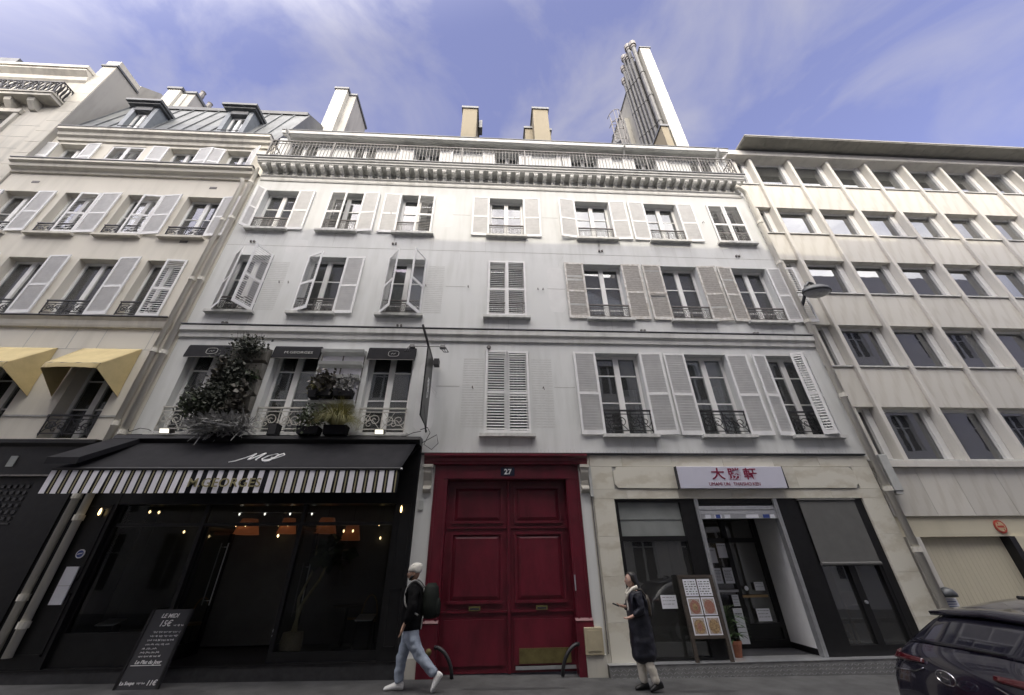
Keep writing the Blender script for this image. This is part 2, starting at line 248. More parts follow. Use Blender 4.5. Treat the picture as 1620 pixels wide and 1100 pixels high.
# ------------------------------------------------------------------ mesh builder
class MB:
    def __init__(s): s.v = []; s.f = []
    def quad(s, *p):
        n = len(s.v); s.v += [tuple(q) for q in p]; s.f.append(tuple(range(n, n + len(p)))); return s
    def box(s, x0, x1, y0, y1, z0, z1):
        n = len(s.v); s.v += [(x0, y0, z0), (x1, y0, z0), (x1, y1, z0), (x0, y1, z0), (x0, y0, z1), (x1, y0, z1), (x1, y1, z1), (x0, y1, z1)]
        s.f += [tuple(n + i for i in q) for q in ((0, 3, 2, 1), (4, 5, 6, 7), (0, 1, 5, 4), (1, 2, 6, 5), (2, 3, 7, 6), (3, 0, 4, 7))]; return s
    def hexa(s, p):  # 8 points, bottom 4 ccw then top 4
        n = len(s.v); s.v += [tuple(q) for q in p]
        s.f += [tuple(n + i for i in q) for q in ((0, 3, 2, 1), (4, 5, 6, 7), (0, 1, 5, 4), (1, 2, 6, 5), (2, 3, 7, 6), (3, 0, 4, 7))]; return s
    def prism_x(s, poly, x0, x1):  # poly of (y,z)
        n = len(s.v); k = len(poly)
        s.v += [(x0, y, z) for y, z in poly] + [(x1, y, z) for y, z in poly]
        s.f += [tuple(n + i for i in range(k)), tuple(n + k + i for i in reversed(range(k)))]
        s.f += [(n + i, n + k + i, n + k + (i + 1) % k, n + (i + 1) % k) for i in range(k)]; return s
    def prism_y(s, poly, y0, y1):  # poly of (x,z)
        n = len(s.v); k = len(poly)
        s.v += [(x, y0, z) for x, z in poly] + [(x, y1, z) for x, z in poly]
        s.f += [tuple(n + i for i in range(k)), tuple(n + k + i for i in reversed(range(k)))]
        s.f += [(n + i, n + k + i, n + k + (i + 1) % k, n + (i + 1) % k) for i in range(k)]; return s
    def prism_z(s, poly, z0, z1):  # poly of (x,y)
        n = len(s.v); k = len(poly)
        s.v += [(x, y, z0) for x, y in poly] + [(x, y, z1) for x, y in poly]
        s.f += [tuple(n + i for i in reversed(range(k))), tuple(n + k + i for i in range(k))]
        s.f += [(n + i, n + (i + 1) % k, n + k + (i + 1) % k, n + k + i) for i in range(k)]; return s
    def tube(s, pts, r, n=6, cap=True, r2=None):
        pts = [Vector(p) for p in pts]; m = len(pts); base = len(s.v); prev = None
        for i, p in enumerate(pts):
            d = (pts[min(i + 1, m - 1)] - pts[max(i - 1, 0)]); d = d.normalized() if d.length > 1e-9 else Vector((0, 0, 1))
            a = prev if prev is not None else (Vector((0, 0, 1)) if abs(d.z) < .9 else Vector((1, 0, 0)))
            u = (a - d * a.dot(d)); u = u.normalized() if u.length > 1e-6 else d.orthogonal().normalized(); prev = u; q = d.cross(u)
            rr = r if r2 is None else r + (r2 - r) * i / (m - 1)
            for k in range(n):
                an = 2 * math.pi * (k + .5) / n; s.v.append(tuple(p + (u * math.cos(an) + q * math.sin(an)) * rr))
        for i in range(m - 1):
            for k in range(n):
                a = base + i * n + k; b = base + i * n + (k + 1) % n; s.f.append((a, b, b + n, a + n))
        if cap: s.f += [tuple(base + k for k in reversed(range(n))), tuple(base + (m - 1) * n + k for k in range(n))]
        return s
    def lathe(s, prof, c=(0, 0, 0), n=12, axis='z'):
        base = len(s.v); m = len(prof)
        for r, h in prof:
            for k in range(n):
                an = 2 * math.pi * k / n; a, b = r * math.cos(an), r * math.sin(an)
                p = (a, b, h) if axis == 'z' else ((a, h, b) if axis == 'y' else (h, a, b)); s.v.append((c[0] + p[0], c[1] + p[1], c[2] + p[2]))
        for i in range(m - 1):
            for k in range(n):
                a = base + i * n + k; b = base + i * n + (k + 1) % n; s.f.append((a, b, b + n, a + n))
        s.f += [tuple(base + k for k in range(n)), tuple(base + (m - 1) * n + k for k in reversed(range(n)))]; return s
    def mesh(s, name, mat, smooth=False):
        me = bpy.data.meshes.new(name); me.from_pydata(s.v, [], s.f); me.validate()
        bm = bmesh.new(); bm.from_mesh(me); bmesh.ops.recalc_face_normals(bm, faces=bm.faces); bm.to_mesh(me); bm.free()
        me.materials.append(M[mat] if isinstance(mat, str) else mat)
        if smooth:
            me.polygons.foreach_set('use_smooth', [True] * len(me.polygons)); me.update()
        return me
    def build(s, name, mat, parent=None, smooth=False, loc=None, rz=0, bevel=0):
        o = inst(name, s.mesh(name, mat, smooth), parent, loc, rz)
        if bevel:
            b = o.modifiers.new('bevel', 'BEVEL'); b.width = bevel; b.segments = 2; b.limit_method = 'ANGLE'
        return o
def inst(name, me, parent=None, loc=None, rz=0):
    o = bpy.data.objects.new(name, me); C.objects.link(o)
    if loc: o.location = loc
    o.rotation_euler = (0, 0, rz)
    if parent is not None:
        o.parent = parent
        if parent.type == 'EMPTY': o.matrix_parent_inverse = Matrix.Translation(parent.location).inverted()
    return o
def thing(name, label, cat, loc=(0, 0, 0), group=None):
    o = bpy.data.objects.new(name, None); C.objects.link(o); o.location = loc; o['label'] = label; o['category'] = cat
    o.empty_display_size = .2
    if group: o['group'] = group
    return o
def tag(o, label, cat, group=None):
    o['label'] = label; o['category'] = cat
    if group: o['group'] = group
    return o
def struct(o): o['kind'] = 'structure'; return o
def stuff(o): o['kind'] = 'stuff'; return o

def wall(mat, x0, x1, z0, z1, y, ops, reveal, name='wall', parent=None):
    xs = sorted({x0, x1, *[o[0] for o in ops], *[o[1] for o in ops]}); zs = sorted({z0, z1, *[o[2] for o in ops], *[o[3] for o in ops]})
    xs = [x for x in xs if x0 <= x <= x1]; zs = [z for z in zs if z0 <= z <= z1]
    b = MB()
    for i in range(len(xs) - 1):
        for j in range(len(zs) - 1):
            cx, cz = (xs[i] + xs[i + 1]) / 2, (zs[j] + zs[j + 1]) / 2
            if any(o[0] < cx < o[1] and o[2] < cz < o[3] for o in ops): continue
            b.quad((xs[i], y, zs[j]), (xs[i + 1], y, zs[j]), (xs[i + 1], y, zs[j + 1]), (xs[i], y, zs[j + 1]))
    for o in ops:
        a, c, d, e = o[:4]; yr = y + (o[4] if len(o) > 4 else reveal)
        b.quad((a, y, d), (a, y, e), (a, yr, e), (a, yr, d)); b.quad((c, y, d), (c, yr, d), (c, yr, e), (c, y, e))
        b.quad((a, y, e), (c, y, e), (c, yr, e), (a, yr, e)); b.quad((a, y, d), (a, yr, d), (c, yr, d), (c, y, d))
    me = bpy.data.meshes.new(name); me.from_pydata(b.v, [], b.f); bm = bmesh.new(); bm.from_mesh(me); bmesh.ops.remove_doubles(bm, verts=bm.verts, dist=1e-5); bm.to_mesh(me); bm.free(); me.materials.append(M[mat])
    return inst(name, me, parent)

# ------------------------------------------------------------------ windows, guards, shutters
CACHE = {}
def cached(key, fn):
    if key not in CACHE: CACHE[key] = fn()
    return CACHE[key]
def frame_mesh(w, h, bars, d, mid):
    b = MB(); t = .075
    b.box(0, t, d, d + .07, 0, h).box(w - t, w, d, d + .07, 0, h).box(t, w - t, d, d + .07, h - t, h).box(t, w - t, d, d + .07, 0, t)
    if mid: b.box(w / 2 - mid / 2, w / 2 + mid / 2, d - .018, d + .062, t, h - t)
    for f in bars: b.box(t, w - t, d + .012, d + .05, h * f - .016, h * f + .016)
    return b.mesh('window', 'sash')
def window(parent, x0, x1, z0, z1, bars=(.36, .7), d=.22, mid=.13, glass='glass', guard=None, sill='sill', curtain=0, y=0.0, rng=random, guardh=.5):
    w, h = round(x1 - x0, 3), round(z1 - z0, 3)
    me = cached(('f', w, h, bars, d, mid), lambda: frame_mesh(w, h, bars, d, mid))
    o = inst('window', me, parent, (x0, y, z0)); t = .075
    lv = [t] + [h * f for f in bars] + [h - t]
    cols = ((t, w / 2 - mid / 2), (w / 2 + mid / 2, w - t)) if mid else ((t, w - t),)
    for ci, (a, c) in enumerate(cols):
        for i in range(len(lv) - 1):
            pm = cached(('p', round(c - a, 3), round(lv[i + 1] - lv[i], 3), glass), lambda: MB().box(0, c - a, -.003, .003, 0, lv[i + 1] - lv[i]).mesh('pane', glass))
            p = inst('pane', pm, o, (a, d + .03, lv[i])); p.rotation_euler = (R(rng.uniform(-.6, .6)), 0, R(rng.uniform(-.8, .8)))
    if sill: inst('sill', cached(('s', w, d, sill), lambda: MB().box(-.09, w + .09, -.13, d, -.075, -.002).mesh('sill', sill)), o)
    if guard:
        inst('window_guard', cached(('g', w, guard, guardh), lambda: guard_mesh(w, guardh, guard)), o, (0, -.02, .05))
    if curtain:
        for (a, c) in cols:
            if rng.random() < curtain:
                ww = (c - a) * rng.uniform(.75, 1.0); hh = h - .1 if rng.random() < .65 else h * rng.uniform(.45, .7)
                b = MB(); n = 8
                for i in range(n):
                    xa, xb = a + ww * i / n, a + ww * (i + 1) / n; ya, yb = .03 * (i % 2), .03 * ((i + 1) % 2)
                    b.quad((xa, d + .12 + ya, .06), (xb, d + .12 + yb, .06), (xb, d + .12 + yb, hh), (xa, d + .12 + ya, hh))
                b.build('curtain', 'curtain', o)
    return o
def spiral(cx, cz, r, turns, a0, dirn=1, n=14):
    return [(cx + r * (1 - .8 * i / n) * math.cos(a0 + dirn * turns * 2 * math.pi * i / n), 0, cz + r * (1 - .8 * i / n) * math.sin(a0 + dirn * turns * 2 * math.pi * i / n)) for i in range(n + 1)]
def guard_mesh(w, h, style):
    mat = {'black': 'iron', 'cream': 'iron_cream', 'fine': 'iron_grey', 'rail': 'iron'}[style.split('_')[0]]
    b = MB(); b.box(0, w, -.022, .022, h - .02, h + .014)
    if style == 'rail': return b.mesh('window_guard', mat)
    b.box(0, w, -.009, .009, h - .1, h - .082).box(0, w, -.009, .009, .04, .058)
    r = .009
    for x in (.02, w / 2, w - .02): b.box(x - r, x + r, -r, r, 0, h)
    if style.startswith('fine'):
        n = max(4, int(w / .13)); s = (w - .04) / n; hh = h - .14
        for i in range(n):
            xc = .02 + s * (i + .5)
            b.tube([(xc - s * .5, 0, .05), (xc, 0, .05 + hh * .5), (xc - s * .5, 0, .05 + hh)], .006, 4); b.tube([(xc + s * .5, 0, .05), (xc, 0, .05 + hh * .5), (xc + s * .5, 0, .05 + hh)], .006, 4)
            b.tube([(xc + s * .36 * math.cos(t * math.pi / 4), 0, .05 + hh * .5 + hh * .32 * math.sin(t * math.pi / 4)) for t in range(9)], .007, 4)
    else:
        hh = (h - .16); cz = .06 + hh / 2
        for k, x in enumerate((w * .25, w * .75)):
            sgn = 1 if k == 0 else -1; q = w * .25
            b.tube(spiral(x - q * .42, cz + hh * .02, hh * .36, 1.4, 0 if k == 0 else math.pi, 1), .011, 4)
            b.tube(spiral(x + q * .42, cz + hh * .02, hh * .36, 1.4, math.pi if k == 0 else 0, -1), .011, 4)
            b.tube([(x - q * .9, 0, .06 + hh), (x - q * .3, 0, cz), (x + q * .3, 0, cz), (x + q * .9, 0, .06)], .009, 4)
            b.tube([(x - q * .9, 0, .06), (x - q * .3, 0, cz + hh * .1), (x, 0, .06 + hh)], .008, 4)
            b.tube(spiral(x, cz - hh * .22, hh * .2, 1.1, math.pi / 2, sgn), .009, 4)
    return b.mesh('window_guard', mat)
def shutter_meshes(w, h, old, side, flat):
    fr = MB(); s = .055; t = .028; mid = h * .47
    fr.box(0, s, -t / 2, t / 2, 0, h).box(w - s, w, -t / 2, t / 2, 0, h)
    for a, c in ((0, .1), (mid - .035, mid + .035), (h - .06, h)): fr.box(s, w - s, -t / 2 + .002, t / 2 - .002, a, c)
    sl = MB(); p = .066
    for a, c in ((.1, mid - .035), (mid + .035, h - .06)):
        n = max(2, int((c - a) / p)); st = (c - a) / n
        for i in range(n):
            z = a + st * (i + .5); e = .027 if flat else .021; f = .003; yo = .007 if flat else .016
            j = random.uniform(-.006, .006) if old else 0
            if old and random.random() < .04: continue
            sl.hexa([(s - .004, -yo, z - e + j), (w - s + .004, -yo, z - e - j), (w - s + .004, yo, z + e - 2 * f), (s - .004, yo, z + e - 2 * f),
                     (s - .004, -yo, z - e + 2 * f + j), (w - s + .004, -yo, z - e + 2 * f - j), (w - s + .004, yo, z + e), (s - .004, yo, z + e)])
    if side == 'R':
        for q in (fr, sl): q.v = [(x - w, y, z) for x, y, z in q.v]
    return fr.mesh('shutter', 'shutter_old' if old else 'shutter'), sl.mesh('slats', 'slat_old' if old else 'slat')
def shutter(parent, side, xh, z0, h, w, ang, old=False, y=-.03, label=None):
    """side 'L': hinged on the left jamb, closed leaf runs to +x; 'R': hinged right, runs to -x. ang 0 closed .. 180 flat on the wall."""
    w, h = round(w, 2), round(h, 2)
    flat = ang > 120; key = ('sh', w, h, old, side, flat, random.randint(0, 2) if old else 0)
    if ang > 120: ang += random.uniform(-2.5, 2)
    tilt = random.uniform(-.35, .35); z0 += random.uniform(-.008, .008)
    a, b = cached(key, lambda: shutter_meshes(w, h, old, side, flat))
    o = inst('shutter', a, parent, (xh, y, z0))
    s = inst('slats', b, o); stuff(s)
    if side == 'L': o.rotation_euler = (0, R(tilt), -R(ang))
    else: o.rotation_euler = (0, R(tilt), R(ang))
    if label: o['label'] = label
    return o

# ------------------------------------------------------------------ ground (the street falls gently to the right)
def gz(x): return 0.01 - 0.0107 * x
def sheet(name, mat, y0, y1, dz, x0=-40, x1=40):
    b = MB(); b.quad((x0, y0, gz(x0) + dz), (x1, y0, gz(x1) + dz), (x1, y1, gz(x1) + dz), (x0, y1, gz(x0) + dz)); return struct(b.build(name, mat))
b = MB(); b.quad((-250, -250, -1.3), (250, -250, -1.3), (250, 250, -1.3), (-250, 250, -1.3)); struct(b.build('ground', 'road'))
sheet('pavement', 'asphalt', -3.0, 6.0, 0.0); sheet('road', 'road', -7.6, -3.0, -0.13); sheet('pavement', 'asphalt', -12, -7.75, 0.0)
M['tar'] = pmat('tar_patch', (.048, .048, .05), .8, .3, 6, bump=.2, bscale=120)
rt = random.Random(8)
for cx_, cy_, rx_, ry_ in ((-5.0, -.62, .75, .16), (3.4, -1.0, .5, .06), (.4, -.7, .9, .07)):
    b = MB(); b.quad(*[(cx_ + rx_ * math.cos(q * math.pi / 9) * rt.uniform(.8, 1.1), cy_ + ry_ * math.sin(q * math.pi / 9) * rt.uniform(.8, 1.1), gz(cx_ + rx_ * math.cos(q * math.pi / 9)) + .004) for q in range(18)]); struct(b.build('pavement_patch', 'tar'))
for k in range(40):
    x0 = -24 + k * 1.2
    b = MB(); b.hexa([(x0 + .004, -3.15, gz(x0) - .3), (x0 + 1.196, -3.15, gz(x0 + 1.2) - .3), (x0 + 1.196, -3.0, gz(x0 + 1.2) - .3), (x0 + .004, -3.0, gz(x0) - .3),
                      (x0 + .004, -3.15, gz(x0) + .003), (x0 + 1.196, -3.15, gz(x0 + 1.2) + .003), (x0 + 1.196, -3.0, gz(x0 + 1.2) + .003), (x0 + .004, -3.0, gz(x0) + .003)])
    o = b.build('kerb_stone', 'kerb'); struct(o)
b = MB(); b.hexa([(-40, -7.75, gz(-40) - .3), (40, -7.75, gz(40) - .3), (40, -7.6, gz(40) - .3), (-40, -7.6, gz(-40) - .3), (-40, -7.75, gz(-40) + .003), (40, -7.75, gz(40) + .003), (40, -7.6, gz(40) + .003), (-40, -7.6, gz(-40) + .003)])
struct(b.build('kerb', 'kerb'))

# ------------------------------------------------------------------ white building in the middle
WB = thing('apartment_building', 'long white rendered apartment building with louvred shutters and a railed top balcony', 'building', (0, 0, 0))
XS = [(-7.49, -6.43), (-5.41, -4.34), (-3.10, -2.00), (-.19, .92), (2.68, 3.84), (5.06, 6.20), (7.29, 8.42)]
ops = []
for a, c in XS: ops += [(a, c, 10.68, 12.47), (a, c, 7.61, 9.63)]
for i, (a, c) in enumerate(XS): ops.append((a, c, 4.33, 6.53))
ops += [(-8.2, -1.57, 0.0, 4.0), (-.95, 1.66, 0.0, 3.32), (2.66, 8.27, 0.1, 2.92)]
wall('wall_white', -7.93, 8.87, 0.0, 13.42, 0.0, ops[:21], .24, parent=WB) if False else None
wall('wall_white', -7.93, 8.87, 4.02, 13.42, 0.0, ops[:21], .30, parent=WB)
wall('wall_white', -1.56, 2.14, -.1, 4.02, 0.0, [(-1.22, 1.93, -.1, 3.62)], .35, parent=WB)
wall('wall_white', 2.14, 8.87, 3.847, 4.02, 0.0, [], .3, parent=WB)
b = MB(); b.box(-7.93, 8.87, 1.7, 1.75, 0.3, 15.3); b.box(-7.93, -7.9, .3, 1.7, 4, 15.3); b.box(8.84, 8.87, .3, 1.7, 0.3, 15.3)
for z in (4.0, 7.2, 10.3, 13.2): b.box(-7.9, 8.84, .36, 1.7, z, z + .08)
for i in range(6): xm = (XS[i][1] + XS[i + 1][0]) / 2; b.box(xm - .05, xm + .05, .36, 1.7, 4.05, 15.2)
b.build('interior', 'room_mid', WB)
# mouldings
b = MB(); b.prism_x([(0, 6.80), (-.05, 6.80), (-.06, 6.86), (-.06, 6.93), (-.12, 6.97), (-.13, 7.10), (0, 7.12)], -7.93, 8.87); b.build('string_course', 'trim_white', WB)
MB().box(-7.94, 8.88, -.15, .0, 7.125, 7.145).build('flashing', 'flash', WB)
b = MB(); b.prism_x([(0, 12.93), (-.03, 12.93), (-.05, 12.98), (-.05, 13.06), (-.10, 13.10), (-.10, 13.12), (0, 13.12)], -7.85, 8.72); b.build('cornice_moulding', 'trim_white', WB)
b = MB(); b.prism_x([(0.3, 13.43), (-.35, 13.43), (-.35, 13.46), (-.39, 13.48), (-.40, 13.53), (-.44, 13.56), (-.455, 13.62), (0.3, 13.62)], -7.93, 8.80); b.build('cornice', 'trim_white', WB)
MB().box(-7.96, 8.83, -.48, .1, 13.623, 13.655).build('flashing', 'flash', WB)
mm = MB().prism_x([(0, 13.13), (-.05, 13.13), (-.09, 13.17), (-.10, 13.26), (-.20, 13.30), (-.30, 13.30), (-.33, 13.34), (-.33, 13.428), (0, 13.428)], 0, .13)
mm.box(-.012, .142, -.34, -.27, 13.40, 13.429)
mme = mm.mesh('modillion', 'trim_white')
for k in range(53): inst('modillion', mme, WB, (-7.78 + k * .3135, 0, 0))
# attic storey behind the balcony
AXS = [(-7.42, -6.42), (-5.2, -4.3), (-3.0, -2.05), (-.06, .85), (2.76, 3.80), (5.18, 6.03), (7.3, 8.2)]
wall('wall_white', -7.93, 8.87, 13.42, 15.42, .06, [(a, c, 13.66, 15.10) for a, c in AXS], .26, parent=WB)
b = MB(); b.prism_x([(.3, 15.28), (-.12, 15.28), (-.16, 15.20), (-.26, 15.16), (-.30, 15.12), (-.34, 15.14), (-.36, 15.27), (.3, 15.32)], -7.62, 8.75); b.build('eaves_gutter', 'trim_white', WB)
b = MB(); b.prism_x([(.3, 15.33), (-.38, 15.275), (-.38, 15.305), (.3, 15.36), (4.5, 17.1), (4.5, 16.9)], -7.64, 8.77); b.build('roof', 'zinc_dark', WB)
rail = MB(); rail.box(-7.72, 8.62, -.42, -.38, 14.53, 14.565).box(-7.72, 8.62, -.41, -.39, 14.39, 14.41).box(-7.72, 8.62, -.41, -.39, 13.74, 13.76)
k = -7.6
while k < 8.62: rail.box(k - .008, k + .008, -.408, -.392, 13.655, 14.53); k += .115
for x in (-7.72, -5.6, -3.45, -1.2, 1.0, 3.2, 5.4, 7.35, 8.60): rail.box(x - .02, x + .02, -.42, -.38, 13.655, 14.54); 
for x in (-5.2, -.05, 2.3, 7.45): rail.tube([(x, -.4, 14.48), (x + .2, .05, 13.75)], .018, 4)
for xs in (-7.72, 8.60):
    rail.box(xs - .015, xs + .015, -.4, .06, 14.53, 14.565)
    for y in (-.30, -.2, -.1): rail.tube(spiral(xs, 14.1, .2, 1.2, y * 9, 1), .014, 4); rail.tube([(xs, y - .12, 13.7), (xs, y + .1, 14.53)], .012, 4); rail.tube([(xs, y + .12, 13.7), (xs, y - .1, 14.53)], .012, 4)
rail.build('balcony_railing', 'iron_grey', WB)
MB().tube([(-7.45, -.4, 15.25), (-7.42, -.1, 15.0), (-7.42, -.03, 14.8), (-7.42, -.03, 13.5)], .055, 8).build('rainwater_pipe', 'trim_white', WB)
MB().tube([(8.35, -.4, 15.25), (8.38, -.1, 15.0), (8.38, -.03, 14.8), (8.38, -.03, 13.5)], .055, 8).build('rainwater_pipe', 'trim_white', WB)
MB().tube([(4.75, -.39, 15.2), (4.83, .03, 15.0), (4.83, .03, 13.5)], .04, 8).build('rainwater_pipe', 'trim_white', WB)
rg = random.Random(3)
for i, (a, c) in enumerate(AXS):
    window(WB, a, c, 13.66, 15.10, (.5,), .2, .12, sill=None, y=.06, rng=rg, curtain=.3)
    hw = (c - a) / 2
    if i in (0, 1, 6):
        shutter(WB, 'L', a, 13.67, 1.43, hw, 0, y=.09); shutter(WB, 'R', c, 13.67, 1.43, hw, 0, y=.09)
    else:
        shutter(WB, 'L', a, 13.67, 1.43, hw, 178, y=.02); shutter(WB, 'R', c, 13.67, 1.43, hw, 178, y=.02)
# storeys
for i, (a, c) in enumerate(XS):
    window(WB, a, c, 10.68, 12.47, (.62,), .2, .13, guard='fine', rng=rg, curtain=.15, guardh=.42)
    window(WB, a, c, 7.61, 9.63, (.22, .62), .2, .13, guard='fine', rng=rg, curtain=(.9 if i > 3 else .4), guardh=.42)
    window(WB, a, c, 4.33, 6.53, (.40, .74), .2, .14, guard=('cream' if i < 3 else 'black' if i > 3 else None), rng=rg, curtain=(.8 if i > 3 else .3), guardh=.55)
h4, h3, h2, z4, z3, z2 = 1.80, 2.02, 2.21, 10.68, 7.61, 4.325
def pair(i, z, h, l, r, **k):
    a, c = XS[i]; hw = (c - a) / 2
    if l is not None: shutter(WB, 'L', a, z, h, hw, l, **k)
    if r is not None: shutter(WB, 'R', c, z, h, hw, r, **k)
shutter(WB, 'L', -7.49, z4, h4, .27, 140); shutter(WB, 'R', -6.43, z4, h4, .52, 178)
pair(1, z4, h4, 3, 177); pair(2, z4, h4, 177, 2); pair(3, z4, h4, 179, 178); pair(4, z4, h4, 171, 178); pair(5, z4, h4, 178, 176); pair(6, z4, h4, 0, 0)
pair(0, z3, h3, 39, 63); pair(1, z3, h3, 24, 178); pair(2, z3, h3, 48, 62); pair(3, z3, h3, 0, 1); pair(4, z3, h3, 177, 178, old=True); pair(5, z3, h3, 178, 177, old=True)
shutter(WB, 'L', 7.29, z3, h3, .46, 178, old=True); shutter(WB, 'R', 8.42, z3, h3, .42, 176); shutter(WB, 'L', 8.85, z3, h3, .40, 5, y=-.07)
pair(3, z2, h2, 0, 0); pair(4, z2, h2, 178, 177); pair(5, z2, h2, 179, 176); shutter(WB, 'L', 7.29, z2, h2, .40, 177)
shutter(WB, 'R', 8.42, z2, h2, .28, 40); shutter(WB, 'R', 8.42 - .28 * math.cos(R(40)), z2, h2, .29, -17, y=-.03 - .28 * math.sin(R(40)))
# hairline joints, old shutter stains, small anchors and vents on the render
for z, xa, xb in ((8.64, -7.9, 8.85), (10.02, -7.9, 8.85), (5.53, -1.9, 8.85), (11.6, -7.9, 8.85)):
    segs = []
    cut = sorted([(a - .02, c + .02) for a, c in XS] + ([(a - .62, a) for a, c in XS] + [(c, c + .62) for a, c in XS] if z != 10.02 else []))
    x = xa
    if z == 10.02: segs = [(xa, xb)]
    else:
        for a, c in cut:
            if a > x: segs.append((x, min(a, xb)))
            x = max(x, c)
        if x < xb: segs.append((x, xb))
    b = MB()
    for a, c in segs: b.box(a, c, -.003, .0, z - .006, z + .006)
    b.build('joint_line', 'joint', WB)
b = MB()
for (xa, xb, z0, z1) in ((-.74, -.22, 4.5, 6.3), (.98, 1.5, 4.5, 6.3), (-1.93, -1.45, 7.7, 9.4), (-6.4, -5.9, 7.7, 9.4), (-4.3+1.9, -4.3+2.1, 10.8, 12.2)):
    z = z0
    while z < z1:
        b.box(xa, xb, -.0025, 0, z, z + .03); z += .066
stuff(b.build('shutter_stain', 'ghost', WB))
b = MB(); rc = random.Random(31)
for _ in range(16):
    x, z = rc.uniform(-7.5, 8.5), rc.choice((rc.uniform(9.7, 10.5), rc.uniform(6.6, 6.78), rc.uniform(12.5, 12.9), rc.uniform(5.6, 6.6)))
    if z < 6.7 and not (-1.9 < x < -.8 or 1.5 < x < 2.0): x = rc.uniform(-1.8, -.9)
    d = rc.choice((-1, 1))
    for k in range(rc.randint(5, 11)):
        x2, z2 = x + rc.uniform(-.02, .09) * d, z - rc.uniform(.02, .08)
        b.quad((x - .002, -.0012, z), (x + .003, -.0012, z), (x2 + .003, -.0012, z2), (x2 - .002, -.0012, z2)); x, z = x2, z2
stuff(b.build('plaster_crack', 'joint', WB))
for x0, x1, z0, z1 in ((-1.85, -1.35, 4.4, 6.2), (1.55, 2.05, 7.8, 9.5), (-6.2, -5.6, 9.75, 10.3), (4.4, 5.0, 6.6, 6.79), (-2.0, -1.3, 11.0, 12.6)):
    n = 14; b = MB(); cx_, cz_ = (x0 + x1) / 2, (z0 + z1) / 2
    b.quad(*[(cx_ + (x1 - x0) / 2 * math.copysign(abs(math.cos(2 * math.pi * q / n)) ** .35, math.cos(2 * math.pi * q / n)) * rc.uniform(.92, 1), -.0008, cz_ + (z1 - z0) / 2 * math.copysign(abs(math.sin(2 * math.pi * q / n)) ** .35, math.sin(2 * math.pi * q / n)) * rc.uniform(.94, 1)) for q in range(n)]); b.build('repaint_patch', 'patch_white', WB)
b = MB(); rs_ = random.Random(11)
for i, (a, c) in enumerate(XS):
    for zs in (10.60, 7.53, 4.25):
        for xe in (a - .06, c + .02, (a + c) / 2):
            for q in range(rs_.randint(2, 5)):
                x = xe + rs_.uniform(-.06, .1); ln = rs_.uniform(.12, .75) if zs > 5 else rs_.uniform(.08, .32); ww = rs_.uniform(.008, .03)
                b.quad((x, -.0015, zs), (x + ww, -.0015, zs), (x + ww * .6, -.0015, zs - ln), (x + ww * .3, -.0015, zs - ln))
stuff(b.build('rain_streak', 'ghost', WB))
b = MB()
for x, z in ((-7.2, 10.12), (-3.05, 10.2), (3.3, 10.15), (7.7, 10.1), (-6.97, 7.22), (-2.5, 7.24), (4.1, 7.22), (7.3, 7.2)): b.box(x - .07, x - .02, -.05, 0, z, z + .05).box(x + .02, x + .07, -.05, 0, z, z + .05)
for x, z in ((-6.0, 8.63), (-5.75, 8.63), (-1.95, 8.63), (-.75, 8.63), (1.4, 8.6), (-.5, 5.5), (1.25, 5.5), (-3.35, 11.55), (6.95, 11.6), (1.25, 8.6)): b.tube([(x, 0, z), (x + .01, -.06, z + .02), (x + .03, -.06, z - .06)], .01, 4)
b.build('shutter_hook', 'iron_grey', WB)
MB().lathe([(.045, -.1), (.06, -.06), (.04, 0)], (-.11, 0, 6.62), 8, 'y').build('wall_vent', 'iron_grey', WB)
b = MB(); b.prism_x([(0, 3.86), (-.06, 3.86), (-.08, 3.89), (0, 3.90)], -1.56, 8.78); b.build('drip_edge', 'flash', WB)
b = MB(); rr = random.Random(5)
for k in range(120):
    x = -1.5 + k * .0845
    b.box(x, x + .014, -.002, 0, 3.9, 3.9 + rr.uniform(.03, .10))
stuff(b.build('drip_stain', 'ghost', WB))
# brackets at the head of the carriage door
for x0 in (-1.44, 1.965):
    b = MB(); b.prism_x([(0, 3.05), (-.05, 3.06), (-.07, 3.15), (-.04, 3.2), (-.06, 3.3), (-.13, 3.45), (-.15, 3.60), (0, 3.60)], x0, x0 + .17); b.box(x0 - .02, x0 + .19, -.17, 0, 3.56, 3.62)
    b.lathe([(.05, x0 + .01), (.05, x0 + .16)], (0, -.05, 3.12), 8, 'x'); b.build('corbel', 'limestone', WB)
# chimneys of the white building
def chimney(parent, x0, x1, y0, y1, z0, z1, mat='chimney_tan', cope='flash'):
    o = MB().box(x0, x1, y0, y1, z0, z1).build('chimney', mat, parent)
    MB().box(x0 - .06, x1 + .06, y0 - .06, y1 + .06, z1, z1 + .14).build('coping', cope, o); return o
chimney(WB, -1.60, -.93, 1.4, 3.6, 15.8, 20.5); MB().box(-.85, -.70, 1.9, 2.3, 19.9, 20.5).build('chimney_cowl', 'flash', WB)
chimney(WB, 1.74, 2.46, 1.5, 4.0, 15.8, 20.9); chimney(WB, 1.38, 1.735, 2.0, 3.6, 15.8, 20.1); chimney(WB, 2.465, 2.62, 2.0, 3.0, 15.8, 20.0)
ch = chimney(WB, -8.22, -7.62, 2.0, 2.6, 15.0, 22.85, 'party_lit'); chimney(WB, -7.615, -7.25, 2.25, 3.9, 15.0, 22.75, 'render_grey')  # pale front, grey right stack: sunlit and shaded faces put into the colour
chimney(WB, 8.45, 8.80, 2.2, 4.6, 15.2, 21.2)

